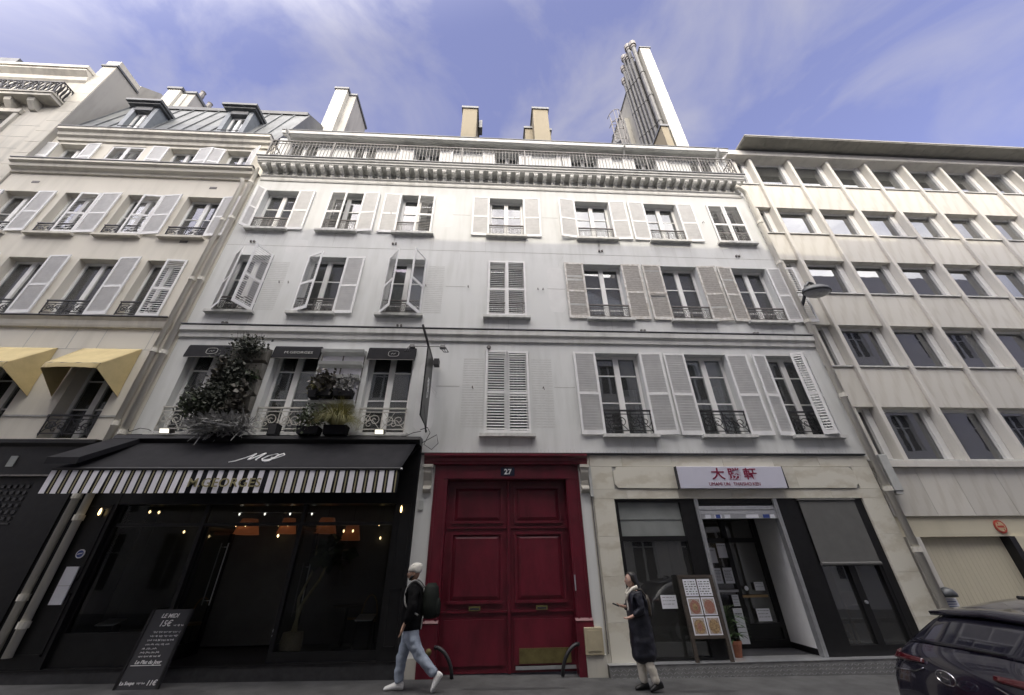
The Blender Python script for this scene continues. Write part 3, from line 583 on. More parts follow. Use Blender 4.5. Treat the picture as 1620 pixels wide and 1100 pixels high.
# ------------------------------------------------------------------ tall blind wall with flues behind
PW = thing('party_wall', 'very tall narrow blind gable wall with steel flues running up its side, behind the white building', 'wall', (9.3, 2.3, 14))
MB().box(9.0, 9.62, 2.3, 2.36, 14, 30.1).build('end_face', 'party_lit', PW); MB().box(9.0, 9.62, 2.361, 16, 14, 30.1).build('wall', 'party_shade_grey', PW)  # one wall in two tones: sunlit end and shaded side are coloured in
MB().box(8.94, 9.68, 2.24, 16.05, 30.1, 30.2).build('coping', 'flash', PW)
MB().box(8.7, 8.999, 5.6, 16, 14, 28.2).build('buttress', 'party_shade_grey', PW)
for k, (y, zt, r) in enumerate(((2.65, 31.0, .14), (3.15, 31.9, .13), (3.5, 31.4, .12), (3.85, 32.1, .12), (4.25, 31.5, .12), (4.6, 30.6, .11))):
    b = MB(); x = 8.83; b.tube([(x, y, 15), (x, y, zt)], r, 10); z = 17.2 + .35 * k
    while z < zt - 1: b.tube([(x, y, z), (x, y, z + .1)], r * 1.22, 10); z += 2.6
    p = b.build('flue_pipe', 'pipe_steel', PW)
    MB().tube([(x, y, zt + .12), (x, y, zt + .5)], r * 1.7, 10).tube([(x, y, zt - .1), (x, y, zt + .2)], r * 1.25, 10).build('cowl', 'iron_grey', p)
LD = thing('caged_ladder', 'thin steel roof ladder with hooped safety cage against the sky, left of the flues', 'ladder', (7.1, 4.2, 19))
b = MB()
for x in (7.2, 7.55): b.tube([(x, 4.6, 19), (x, 4.6, 26.2)], .03, 4)
z = 19.2
while z < 26: b.tube([(7.2, 4.6, z), (7.55, 4.6, z)], .018, 4); z += .35
b.build('rails', 'iron_grey', LD)
b = MB()
for z in (21, 22, 23, 24, 25, 26): b.tube([(7.375 + .42 * math.cos(t), 4.55 - .62 * math.sin(t), z) for t in [math.pi * q / 10 for q in range(11)]], .022, 4)
for t in (.15, .35, .5, .65, .85): b.tube([(7.375 + .42 * math.cos(math.pi * t), 4.55 - .62 * math.sin(math.pi * t), z) for z in (21, 26)], .018, 4)
b.build('cage', 'iron_grey', LD)
VC = thing('roof_cowl', 'small double turbine cowl just above the eaves left of the flue wall', 'chimney cowl', (5.7, 2.0, 17))
MB().tube([(5.78, 2, 16), (5.78, 2, 19.1)], .08, 8).build('stem', 'iron_grey', VC); MB().tube([(5.68, 2, 19.1), (5.9, 2, 19.35)], .16, 8).tube([(5.55, 2, 19.0), (5.7, 2, 19.12)], .16, 8).build('cowl', 'iron', VC)

# ------------------------------------------------------------------ beige building on the left
BB = thing('apartment_building', 'beige apartment building with zinc mansard roof and dormers, left of the white building', 'building', (-12, 0, 0))
LX4 = [(-17.1, -16.05), (-15.28, -14.25), (-13.5, -12.36), (-11.62, -10.5), (-9.8, -8.68)]
LX3 = [(-15.35, -14.28), (-13.52, -12.43), (-11.65, -10.56), (-9.82, -8.72)]
lops = [(a, c, 10.22, 12.02) for a, c in LX4[1:]] + [(a, c, 7.37, 9.32) for a, c in LX3] + [(a, c, 4.2, 6.3, .34) for a, c in ((-14.0, -12.95), (-11.9, -10.85), (-9.85, -8.80))]
wall('wall_beige', -15.6, -7.935, 4.15, 13.1, 0.0, lops, .28, parent=BB)
wall('wall_beige', -15.6, -7.935, 13.1, 15.1, .14, [(a, c, 13.3, 14.68) for a, c in ((-15.25, -14.28), (-13.5, -12.38), (-11.55, -10.52), (-9.62, -8.72))], .25, parent=BB)
b = MB(); b.box(-15.6, -7.94, 1.7, 1.75, .3, 15.2); b.box(-15.6, -15.57, .4, 1.7, 4, 15.2)
for z in (4.0, 6.95, 9.9, 12.9): b.box(-15.57, -7.94, .42, 1.7, z, z + .08)
b.build('interior', 'room_mid', BB)
b = MB(); b.prism_x([(0, 7.02), (-.06, 7.02), (-.08, 7.08), (-.10, 7.2), (-.15, 7.28), (0, 7.30)], -15.6, -8.33); b.build('string_course', 'trim_beige', BB)
MB().box(-15.6, -8.32, -.17, 0, 7.301, 7.325).build('flashing', 'flash', BB)
b = MB(); b.prism_x([(.14, 12.86), (-.06, 12.86), (-.09, 12.95), (-.20, 13.0), (-.22, 13.12), (-.30, 13.16), (-.30, 13.24), (.14, 13.26)], -15.6, -8.05); b.build('cornice', 'trim_beige', BB)
MB().box(-15.6, -8.03, -.32, .13, 13.261, 13.29).build('flashing', 'flash', BB)
b = MB(); b.prism_x([(.14, 14.82), (.08, 14.82), (.06, 14.95), (-.02, 15.0), (-.05, 15.12), (-.14, 15.17), (-.14, 15.30), (.14, 15.3)], -15.4, -8.15); b.build('cornice', 'trim_beige', BB)
MB().box(-15.42, -8.13, -.16, .14, 15.301, 15.335).build('flashing', 'flash', BB)
# mansard in standing seam sheets
nsh = 14
for k in range(nsh):
    x0 = -15.4 + k * (7.28 / nsh); x1 = x0 + 7.28 / nsh
    b = MB(); b.hexa([(x0, .06, 15.33), (x1, .06, 15.33), (x1, .3, 15.33), (x0, .3, 15.33), (x0, 1.0, 18.6), (x1, 1.0, 18.6), (x1, 1.2, 18.6), (x0, 1.2, 18.6)])
    b.hexa([(x0 - .015, .02, 15.33), (x0 + .015, .02, 15.33), (x0 + .015, .1, 15.33), (x0 - .015, .1, 15.33), (x0 - .015, .96, 18.6), (x0 + .015, .96, 18.6), (x0 + .015, 1.04, 18.6), (x0 - .015, 1.04, 18.6)])
    b.build('roof_sheet', 'zinc', BB)
b = MB(); b.prism_x([(.93, 18.55), (.9, 18.7), (1.0, 18.75), (4.0, 21.3), (4.0, 18.6), (1.0, 18.6)], -15.4, -8.12); b.build('roof_ridge', 'zinc_dark', BB)
b = MB(); b.prism_x([(.07, 15.34), (.99, 18.6), (4.0, 21.2), (4.0, 15.34)], -8.125, -8.05); b.build('gable_side', 'zinc_dark', BB)
for xa, xb in ((-13.92, -12.95), (-10.4, -9.42)):
    d = MB(); d.box(xa, xa + .17, .1, 1.2, 15.5, 17.18).box(xb - .17, xb, .1, 1.2, 15.5, 17.18)
    d = d.build('dormer', 'zinc_blue', BB)
    MB().box(xa - .16, xb + .16, -.12, 1.25, 17.19, 17.30).box(xa - .10, xb + .10, -.04, 1.2, 17.10, 17.189).box(xa + .17, xb - .17, .06, .3, 16.85, 17.10).build('dormer_roof', 'zinc_dark', d)
    w_ = window(BB, xa + .18, xb - .18, 15.5, 16.85, (.35,), .24, .1, sill=None, y=0.0, rng=rg)
    MB().box(xa + .2, xb - .2, .4, .44, 15.45, 16.9).build('dormer_back', 'room', d)
    MB().box(xa + .1, xb - .1, .02, .06, 15.5, 15.56).box(xa + .1, xb - .1, .03, .05, 15.75, 15.77).build('dormer_rail', 'iron', d)
for i, (a, c) in enumerate(((-15.25, -14.28), (-13.5, -12.38), (-11.55, -10.52), (-9.62, -8.72))):
    window(BB, a, c, 13.3, 14.68, (.45,), .2, .11, sill=None, y=.14, rng=rg, curtain=.3)
    hw = (c - a) / 2
    if i == 1: shutter(BB, 'L', a, 13.3, 1.38, hw, 0, y=.17); shutter(BB, 'R', c, 13.3, 1.38, hw, 0, y=.17); 
    else: shutter(BB, 'L', a, 13.3, 1.38, hw if i < 2 else hw, 176, y=.10)
    if i != 1: shutter(BB, 'R', c, 13.3, 1.38, hw, 174 if i != 3 else 150, y=.10)
for i, (a, c) in enumerate(LX4[1:]):
    window(BB, a, c, 10.22, 12.02, (.55,), .2, .12, guard='black', sill='trim_beige', rng=rg, curtain=.2, guardh=.36)
    shutter(BB, 'R', c, 10.28, 1.74, (c - a) / 2 + .04, 176)
    if i in (1, 2): shutter(BB, 'R', c, 10.25, 1.74, (c - a) / 2 + .02, 2, y=-.035)
    if i == 0: shutter(BB, 'L', a, 10.28, 1.74, .52, 176)
for i, (a, c) in enumerate(LX3):
    window(BB, a, c, 7.37, 9.32, (), .2, .12, guard='black', sill=None, rng=rg, curtain=.25, guardh=.42)
    if i < 3: shutter(BB, 'R', c, 7.40, 1.98, (c - a) / 2 + .06, 176)
shutter(BB, 'R', -8.70, 7.38, 1.95, .54, 3)
for a, c in ((-14.0, -12.95), (-11.9, -10.85), (-9.85, -8.80)):
    window(BB, a, c, 4.2, 6.3, (.36, .7), .27, .14, glass='glass_dark', guard='black', sill=None, rng=rg, guardh=.46)
b = MB()
for x in (-14.6, -13.2, -12.4, -11.45, -10.45, -9.75, -8.6): b.box(x - .006, x + .006, -.003, 0, 6.42, 7.0)
for x0, x1 in ((-15.6, -14.02), (-12.93, -11.92), (-10.83, -9.87), (-8.78, -8.4)): b.box(x0, x1, -.02, 0, 4.68, 4.72)
b.box(-15.6, -8.3, -.003, 0, 6.41, 6.42)
b.build('joint_line', 'joint', BB)
b = MB()
for x, z in ((-14.65, 12.42), (-9.2, 12.43), (-9.15, 10.02)): MB().box(x - .11, x + .11, -.01, 0, z, z + .09).build('wall_vent', 'iron_grey', BB)
o = chimney(BB, -15.0, -14.45, 1.3, 2.2, 16, 20.75, 'party_lit'); chimney(BB, -14.445, -13.9, 1.45, 3.2, 16, 20.7, 'render_grey'); MB().box(-14.44, -14.2, 1.40, 1.449, 16, 20.6).build('chimney_lit_strip', 'party_lit', BB)  # pale strip on the grey stack is sunlight put into the colour
for y in (1.7, 2.2, 2.7): MB().lathe([(.1, 0), (.12, .15), (.09, .45), (.12, .5)], (-13.95, y, 20.84), 8).build('chimney_pot', 'iron_grey', BB)

# yellow window awnings
def dutch_awning(x0, x1, label):
    t = thing('window_awning', label, 'awning', ((x0 + x1) / 2, 0, 6.0), 'yellow awnings over the beige first-floor windows'); d = -.62; zt, zf, zb = 6.43, 5.72, 5.58; i = .02
    a, c = x0 + .10, x1 - .10
    b = MB(); n = 10
    def grid(p, sag):
        q0 = len(b.v)
        for j in range(n + 1):
            for i_ in range(n + 1):
                u, v = i_ / n, j / n; lo = Vector(p[0]).lerp(Vector(p[1]), u); hi = Vector(p[3]).lerp(Vector(p[2]), u); q = lo.lerp(hi, v); q.z -= sag * math.sin(math.pi * u) * (math.sin(math.pi * v) if sag > .01 else v); q.y += .006 * math.sin(u * 23 + v * 5); b.v.append(tuple(q))
        for j in range(n):
            for i_ in range(n): k = q0 + j * (n + 1) + i_; b.f.append((k, k + 1, k + n + 2, k + n + 1))
    grid([(x0, -.01, zt), (x1, -.01, zt), (c, d, zf), (a, d, zf)], .03); grid([(a, d, zf), (c, d, zf), (c - .02, d - .02, zb), (a + .02, d - .02, zb)], -.025)
    o = b.build('canopy', 'yellow', t, smooth=True); s = o.modifiers.new('thick', 'SOLIDIFY'); s.thickness = .012
    for sx, xe, xf in ((1, x1, c), (-1, x0, a)):
        b = MB(); b.quad((xe, -.01, zt), (xf, d, zf), (xe + .02 * sx, -.01, 5.36)); b.quad((xf, d, zf), (xf, d - .02, zb), (xe + .03 * sx, -.01, 5.16), (xe + .02 * sx, -.01, 5.36))
        o = b.build('cheek', 'yellow', t); s = o.modifiers.new('thick', 'SOLIDIFY'); s.thickness = .012
    MB().tube([(a, d, zf + .0), (c, d, zf)], .012, 6).build('front_bar', 'iron_grey', t)
dutch_awning(-10.02, -8.66, 'whole yellow canvas awning over the last beige window before the drainpipes'); dutch_awning(-12.05, -10.62, 'yellow canvas awning cut by the left edge of the photo')

# far left stone building
FL = thing('apartment_building', 'cut-stone building with carved iron balcony at the top left corner, behind the beige one', 'building', (-18, 0, 0))
wall('limestone', -30, -16.15, 0, 19.0, -.02, [(-18.9, -17.4, 13.6, 16.05), (-22.5, -21, 13.6, 16.05)], .3, parent=FL)
rz_ = 0.0
blk = random.Random(2); z = 12.0
while z < 19.6:
    h = .62; MB().box(-16.145, -15.62, -.05, .9, z, z + h - .012).build('quoin_block', 'limestone', FL); z += h
b = MB(); b.box(-16.1, -15.6, -.03, 8, 0, 19.6); b.build('side_wall', 'render_grey', FL)
b = MB(); b.prism_x([(.9, 19.6), (.9, 20.1), (1.6, 20.9), (2.6, 20.9), (3.2, 21.6), (8, 20.6), (8, 19.6)], -16.1, -15.6); b.build('gable_top', 'render_grey', FL)
MB().box(-16.2, -15.55, -.1, .95, 19.6, 19.7).build('coping', 'flash', FL)
b = MB(); b.box(-30, -16.12, -.35, .2, 18.85, 19.0); b.prism_x([(0, 18.3), (-.1, 18.4), (-.12, 18.6), (-.3, 18.75), (-.3, 18.85), (0.1, 18.85)], -30, -16.15); b.build('cornice', 'trim_beige', FL)
MB().box(-30, -19.2, -.2, 3, 19.0, 19.6).build('roof', 'zinc_dark', FL); MB().box(-17.4, -16.6, .0, 1, 19.05, 19.5).build('rooflight', 'zinc_blue', FL)
b = MB(); b.box(-30, -16.2, -.42, -.02, 16.66, 16.80); b.box(-30, -16.16, -.46, -.02, 16.801, 16.86); b.build('balcony_slab', 'limestone', FL)
for x in (-19.3, -18.5, -17.7, -16.9): MB().prism_x([(-.02, 16.25), (-.10, 16.27), (-.30, 16.5), (-.34, 16.655), (-.02, 16.655)], x - .12, x + .12).build('bracket', 'limestone', FL)
b = MB(); b.box(-30, -16.22, -.41, -.37, 17.58, 17.62).box(-30, -16.22, -.40, -.38, 16.9, 16.93); b.box(-16.25, -16.22, -.39, -.02, 17.58, 17.62)
for k in range(60):
    x = -22 + k * .097; z = 17.25; b.tube([(x + .13 * math.cos(t + k), -.39, z + .31 * math.sin(t)) for t in [math.pi * 2 * q / 8 for q in range(9)]], .022, 4)
for k in range(4): b.tube([(-16.235, -.36 + k * .1 + .07 * math.cos(t), 17.25 + .33 * math.sin(t)) for t in [math.pi * 2 * q / 8 for q in range(9)]], .022, 4)
b.build('balcony_railing', 'iron', FL)
window(FL, -18.9, -17.4, 13.6, 16.05, (.5,), .22, .12, sill=None, rng=rg); MB().box(-30, -16.2, .6, .7, 10, 18).build('interior', 'room', FL)
b = MB(); b.box(-19.05, -18.9, -.09, 0, 13.4, 16.2).box(-17.4, -17.25, -.09, 0, 13.4, 16.2).box(-19.1, -17.2, -.12, 0, 16.05, 16.25); b.build('window_surround', 'limestone', FL)
b = MB()
for z in (12.8, 13.45, 14.1, 14.75, 15.4): b.box(-17.2, -16.15, -.025, -.02, z, z + .012)
b.build('joint_line', 'joint', FL)

# ------------------------------------------------------------------ office building on the right
OB = thing('office_building', 'modern travertine office block with projecting stone fins and square windows, right of the white building', 'building', (15, 0, 0))
FX = [9.84 + 1.573 * k for k in range(-1, 10)]
levels = [(13.90, 15.36), (11.36, 12.64), (8.82, 10.15), (6.31, 7.65), (3.80, 5.13)]
b = MB(); b.box(8.9, 26, 1.9, 2.0, 0, 16); b.box(8.88, 8.9, .5, 1.9, 3, 15.4)
for z in (3.5, 6.0, 8.55, 11.1, 13.6): b.box(8.9, 26, .5, 1.9, z - .1, z)
b.build('interior', 'room', OB)
for k in range(len(FX)):
    xf = FX[k]
    if k > 0:
        b = MB(); b.prism_x([(.02, 3.62), (.02, 15.36), (.5, 15.36), (.5, 14.9), (.34, 14.0), (.34, 3.62)], xf - .06, xf + .06); b.build('fin', 'fin_stone', OB, bevel=.02)
    if k == len(FX) - 1: break
    xa, xb = max(xf + .066, 8.9), FX[k + 1] - .066
    rr = random.Random(k)
    for li, (zs, zh) in enumerate(levels):
        zt = levels[li - 1][0] - .05 if li else None
        if zt: MB().box(xa, xb, .10, .5, zh, zt).build('spandrel_panel', 'travertine', OB)
        MB().box(xa, xb, .06, .5, zs - .04, zs - .002).build('sill', 'sill', OB)
        wx0 = xa if k else 9.30
        if k == 0: MB().box(8.9, 9.30, .12, .5, zs, zh).build('pier', 'travertine', OB)
        yw = .29; t = .05; fw = MB()
        fw.box(wx0, wx0 + t, yw, yw + .08, zs, zh).box(xb - .17, xb, yw - .04, yw + .08, zs, zh).box(wx0 + t, xb - .17, yw, yw + .08, zh - .07, zh).box(wx0 + t, xb - .17, yw, yw + .08, zs, zs + .04)
        f = fw.build('window', 'sash', OB)
        p = MB().box(wx0 + t, xb - .17, yw + .03, yw + .036, zs + .04, zh - .07).build('pane', 'glass_office', f)
        q = rr.random()
        if li < 3 and q < .7: MB().box(wx0 + t, xb - .17, yw + .12, yw + .125, zs + .05 + (zh - zs) * rr.choice((.35, .55, .7)), zh - .07).build('roller_blind', 'blind', f)
        elif q < .75 and li > 2: MB().box(wx0 + .5, wx0 + .9, 1.0, 1.3, zs - .1, zs + rr.uniform(.3, .8)).build('cupboard', 'room_mid', f)
        if li == 4 and k in (1, 2): 
            for q in range(2 if k == 1 else 1): MB().box(wx0 + .55 + .08 * q, wx0 + .72 + .08 * q, 1.0 + .5 * q, 1.08 + .5 * q, zh - .09 - .02 * q, zh - .07 - .02 * q).build('ceiling_spot', 'bulb_white', f)
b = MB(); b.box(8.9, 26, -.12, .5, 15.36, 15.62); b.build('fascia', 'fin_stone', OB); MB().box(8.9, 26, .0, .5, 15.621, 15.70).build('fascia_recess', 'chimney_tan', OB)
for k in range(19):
    x0 = 9.42 + k * .93; MB().box(x0 + .006, x0 + .924, -.62, .6, 15.70, 15.74).build('soffit_panel', 'party_shade_grey', OB)
MB().box(9.40, 27, -.64, .9, 15.745, 15.80).build('roof_slab', 'render_grey', OB)
b = MB(); b.box(8.9, 26, -.03, .5, 3.60, 3.74); b.build('sill_band', 'fin_stone', OB)
x = 8.9; kk = 0
for xa, xb in ((8.9, 9.95), (9.95, 10.85), (10.85, 11.9), (11.9, 13.0), (13.0, 14.1), (14.1, 15.2)): MB().box(xa + .004, xb - .004, .06, .5, 2.55, 3.598).build('facing_slab', 'travertine', OB)
MB().box(8.9, 15.2, .10, .5, 2.14, 2.546).build('lintel_band', 'garage', OB)
MB().box(8.9, 9.22, .02, .5, -.3, 2.138).build('pier', 'fin_stone', OB); MB().box(11.40, 11.75, .02, .5, -.3, 2.138).build('pier', 'garage', OB)
for (xa, xb) in ((9.22, 11.40), (11.75, 14.2)):
    b = MB(); x = xa
    while x < xb - .01: b.box(x, x + .095, .20, .23, -.3, 2.138); x += .1
    b.box(xa, xb, .23, .25, -.3, 2.138); b.build('garage_door', 'garage', OB)
b = MB(); b.box(11.26, 11.398, .02, .48, 1.2, 2.137); b.build('door_edge', 'black', OB)
for nm, x, z, r, c1, lab in (('roundel_sign', 11.28, 2.33, .135, 'sign_buff', 'small red-ringed round sign on the cream band above the garage door'), ('roundel_sign', 11.56, 1.72, .16, 'sign_purple', 'red and blue no-parking roundel on the pier at the right edge')):
    t = thing(nm, lab, 'sign', (x, .05, z)); yy = .09 if c1 == 'sign_buff' else .01
    MB().lathe([(r, yy), (r, yy - .012)], (x, 0, z), 20, 'y').build('rim', 'sign_orange', t); MB().lathe([(r * .74, yy - .013), (r * .74, yy - .017)], (x, 0, z), 20, 'y').build('face', c1, t)
    if c1 == 'sign_buff': MB().box(x - .08, x + .08, yy - .021, yy - .0175, z - .02, z + .02).box(x - .05, x - .03, yy - .021, yy - .0175, z + .045, z + .09).box(x + .03, x + .05, yy - .021, yy - .0175, z - .09, z - .045).build('marking', 'sign_orange', t)
    else: MB().hexa([(x - .09, yy - .022, z + .05), (x - .05, yy - .022, z + .09), (x - .05, yy - .0175, z + .09), (x - .09, yy - .0175, z + .05), (x + .05, yy - .022, z - .09), (x + .09, yy - .022, z - .05), (x + .09, yy - .0175, z - .05), (x + .05, yy - .0175, z - .09)]).build('marking', 'sign_orange', t)

# ------------------------------------------------------------------ houses across the street (behind the photographer): they cast the shade and show in the panes
OX = 10.8 * math.tan(R(SUN_AZ))
def opp(x0, x1, h, label, chim=()):
    x0 += OX; x1 += OX
    t = thing('street_house', label, 'building', ((x0 + x1) / 2, -10.8, 0))
    n = int((x1 - x0) / 2.2); s = (x1 - x0) / n; o = MB(); o2 = []
    for i in range(n):
        for j in range(int((h - 2) / 3)): o2.append((x0 + s * (i + .5) - .55, x0 + s * (i + .5) + .55, 1 + j * 3.0, 3.1 + j * 3.0))
    wb = MB()
    xs = sorted({x0, x1, *[q[0] for q in o2], *[q[1] for q in o2]}); zs = sorted({-.3, h, *[q[2] for q in o2], *[q[3] for q in o2]})
    for i in range(len(xs) - 1):
        for j in range(len(zs) - 1):
            cx, cz = (xs[i] + xs[i + 1]) / 2, (zs[j] + zs[j + 1]) / 2
            if any(q[0] < cx < q[1] and q[2] < cz < q[3] for q in o2): continue
            wb.box(xs[i], xs[i + 1], -11.1, -10.8, zs[j], zs[j + 1])
    wb.build('wall', 'opp_wall', t); MB().box(x0, x1, -22, -11.101, -.3, h).build('rear', 'render_grey', t)
    pm = MB().box(-.55, .55, -.02, .02, 0, 2.1).mesh('window', 'room'); fm = MB().box(-.55, -.48, -.06, .03, 0, 2.1).box(.48, .55, -.06, .03, 0, 2.1).box(-.05, .05, -.06, .03, 0, 2.1).box(-.48, .48, -.06, .03, 1.35, 1.4).mesh('frame', 'sash')
    for q in o2: w0 = inst('window', pm, t, ((q[0] + q[1]) / 2, -11.0, q[2])); inst('frame', fm, w0, (0, .03, 0))
    for cx0, cx1, hh in chim: MB().box(cx0 + OX, cx1 + OX, -12.2, -10.9, h - .2, h + hh).build('chimney', 'chimney_tan', t)
    return t
SH = 10.8 * math.tan(R(SUN_EL)) / math.cos(R(SUN_AZ))
opp(-17.5, -9.6, 17.0 + SH, 'tall pale house across the street facing the yellow awnings, seen only in reflections')
opp(-40, -17.52, 10.6 + SH, 'pale house far left across the street, seen only in reflections')
opp(-9.58, -2.2, 10.75 + SH, 'pale house across the street facing the restaurant, seen only in reflections')
opp(-2.18, 11.4, 10.45 + SH, 'pale house across the street facing the red door, seen only in reflections', ((7.5, 8.6, .35),))
opp(11.42, 40, 11.2 + SH, 'pale house across the street facing the office block, seen only in reflections', ((13.7, 14.9, 1.3), (17.5, 18.2, .5)))

# ------------------------------------------------------------------ drainpipes
def drainpipe(x, y, z0, z1, r, label, joints, swan=None):
    t = thing('drainpipe', label, 'drainpipe', (x, y, z0))
    pts = [(x, y, z0), (x, y, z1)] + (swan or [])
    MB().tube(pts, r, 10).build('pipe', 'pipe_cream', t, smooth=True)
    for z in joints:
        MB().tube([(x, y, z - .05), (x, y, z + .05)], r * 1.28, 10).build('collar', 'pipe_cream', t); MB().box(x - .02, x + .02, y, .0, z - .015, z + .015).build('bracket', 'iron_grey', t)
drainpipe(-8.27, -.10, .45, 12.6, .062, 'cream drainpipe, left one of the close pair between the beige and white facades', (1.3, 3.0, 4.5, 6.35, 8.6, 10.9), [(-8.27, -.2, 12.75)])
drainpipe(-8.03, -.10, .45, 13.2, .066, 'cream drainpipe, right one of the close pair between the beige and white facades', (.9, 2.6, 4.3, 6.3, 8.6, 11.0, 12.7), [(-7.98, -.2, 13.35)])
drainpipe(8.89, -.10, .1, 12.9, .07, 'cream drainpipe at the right end of the white facade, beside the office block', (1.9, 3.1, 5.35, 7.6, 9.8, 11.6), [(8.82, -.15, 13.1), (8.62, -.22, 13.2), (8.5, -.22, 13.28)])
t = thing('conduit_cover', 'pale grey box casing on the pier right of the marble shop, beside the drainpipe', 'cable cover', (9.15, 0, 3.1))
MB().box(9.03, 9.24, -.12, .02, 3.06, 3.86).build('cover', 'cabinet', t, bevel=.01); MB().box(9.05, 9.22, -.10, .02, 2.99, 3.058).build('cap', 'cabinet', t)
t = thing('wall_notice', 'small white printed notice with dark dome lamp above it, on the pier behind the car', 'notice', (9.15, 0, .9))
MB().box(8.98, 9.26, -.06, -.05, .84, 1.05).build('sheet', 'paper', t)
for z in (.9, .94, .98): MB().box(9.02, 9.22, -.064, -.061, z, z + .012).build('text_line', 'sticker_blue', t)
MB().lathe([(.03, 1.06), (.14, 1.07), (.15, 1.12), (.11, 1.2), (.03, 1.23)], (9.08, -.1, 0), 12).build('lamp', 'lampgrey', t, smooth=True)

# ------------------------------------------------------------------ restaurant front
RF = thing('restaurant_front', 'black painted restaurant shopfront under the striped awning, dark inside', 'shopfront', (-4.9, 0, 0))
FZ = .275
MB().box(-8.42, -1.57, -.06, .3, -.4, FZ - .02).build('step', 'slate', RF); MB().box(-8.42, -1.57, -.075, .35, FZ - .019, FZ).build('threshold', 'black', RF)
def pilaster(x0, x1):
    p = MB().box(x0, x1, -.03, .3, FZ, 4.0).build('pilaster', 'black', RF)
    for z0, z1 in ((.45, 1.35), (1.55, 2.85)):
        b = MB(); a, c = x0 + .07, x1 - .07
        b.box(a, a + .03, -.045, -.031, z0, z1).box(c - .03, c, -.045, -.031, z0, z1).box(a, c, -.045, -.031, z0, z0 + .03).box(a, c, -.045, -.031, z1 - .03, z1); b.build('panel_moulding', 'black', p)
pilaster(-8.2, -7.48); pilaster(-1.95, -1.575)
MB().box(-7.48, -1.95, -.02, .3, 2.85, 4.0).build('fascia', 'black', RF); MB().box(-8.2, -7.48, .3, .32, FZ, 4.0).box(-1.95, -1.57, .3, .32, FZ, 4.0).build('backing', 'black_room', RF)
b = MB()
for x in (-7.48, -5.80, -3.86, -2.0): b.box(x, x + .07, .05, .14, FZ, 2.85)
b.box(-7.41, -5.8, .05, .14, FZ, .75).box(-3.79, -2.0, .05, .14, FZ, .42).box(-7.41, -2.0, .06, .13, 2.45, 2.51); b.build('window_frame', 'black', RF)
MB().box(-7.41, -5.8, .09, .096, .75, 2.45).build('pane', 'glass_dark', RF); MB().box(-3.79, -2.0, .09, .096, .42, 2.45).build('pane', 'glass_dark', RF)
for a, c in ((-7.41, -5.8), (-5.73, -3.86), (-3.79, -2.0)): MB().box(a, c, .09, .096, 2.51, 2.85).build('pane', 'glass_dark', RF)
for xh, s, hz in ((-5.70, 1, (1.07, 2.19)), (-3.88, -1, (.86, 1.80))):   # two glazed leaves folded inwards
    f = MB()
    f.box(xh - .03, xh + .03, .15, .22, FZ, 2.45).box(xh - .03, xh + .03, 1.02, 1.1, FZ, 2.45).box(xh - .03, xh + .03, .22, 1.02, FZ, .5).box(xh - .03, xh + .03, .22, 1.02, 2.38, 2.45)
    d = f.build('door', 'black', RF); MB().box(xh - .003, xh + .003, .22, 1.02, .5, 2.38).build('pane', 'glass_dark', d)
    for dx in (-.07, .07):
        MB().tube([(xh + dx, .9, hz[0]), (xh + dx, .9, hz[1])], .012, 8).tube([(xh, .9, hz[0] + .08), (xh + dx, .9, hz[0] + .08)], .008, 6).tube([(xh, .9, hz[1] - .08), (xh + dx, .9, hz[1] - .08)], .008, 6).build('handle', 'steel', d)
    if s < 0: MB().lathe([(.035, -.004), (.035, .004)], (xh, .145, .72), 12, 'y').build('sticker', 'paper', d); MB().box(xh - .03, xh + .03, .142, .149, .63, .66).build('label', 'paper', d)
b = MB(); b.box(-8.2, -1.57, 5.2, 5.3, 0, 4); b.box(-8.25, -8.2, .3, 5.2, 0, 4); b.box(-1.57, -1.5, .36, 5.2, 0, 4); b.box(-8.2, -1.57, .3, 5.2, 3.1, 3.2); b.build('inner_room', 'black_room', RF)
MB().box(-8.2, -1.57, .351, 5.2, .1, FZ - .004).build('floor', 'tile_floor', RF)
MB().box(-8.42, -8.205, -.02, .3, .0, 4.0).build('side_strip', 'black', RF)
def sconce(x, z, lab):
    t = thing('wall_lamp', lab, 'lamp', (x, -.1, z)); MB().box(x - .025, x + .025, -.06, -.03, z - .08, z + .05).build('bracket', 'black', t)
    MB().lathe([(.008, -.055), (.02, -.02), (.016, .04), (.004, .075)], (x, -.09, z), 8).build('bulb', 'bulb', t, smooth=True)
sconce(-7.70, 2.70, 'lit candle-shaped wall lamp on the black pilaster above the white menu card'); sconce(-1.83, 2.72, 'lit candle-shaped wall lamp on the black pilaster next to the red carriage door')
for x, y, z, r, lab in ((-3.72, 1.1, 2.52, .24, 'orange pendant lampshade with the brightest bulb, behind the right restaurant pane'), (-3.13, 1.1, 2.38, .21, 'orange flared pendant lampshade nearest the red door, behind the restaurant glass'), (-5.5, 1.2, 2.52, .26, 'dim orange pendant lampshade over the open restaurant doorway, left of two'), (-4.62, 1.2, 2.53, .2, 'dim orange pendant lampshade over the open restaurant doorway, right of two')):
    t = thing('pendant_lamp', lab, 'lamp', (x, y, z)); MB().tube([(x, y, 3.1), (x, y, z + .16)], .006, 4).build('cord', 'black', t)
    o = MB().lathe([(r * .62, .17), (r, -.15)], (x, y, z), 16).build('shade', 'lampshade', t, smooth=True)
    for dx in (-.1, .1): MB().lathe([(.006, -.03), (.021, 0), (.006, .03)], (x + dx, y - r - .03, z + .02), 8).build('bulb', 'bulb', t)
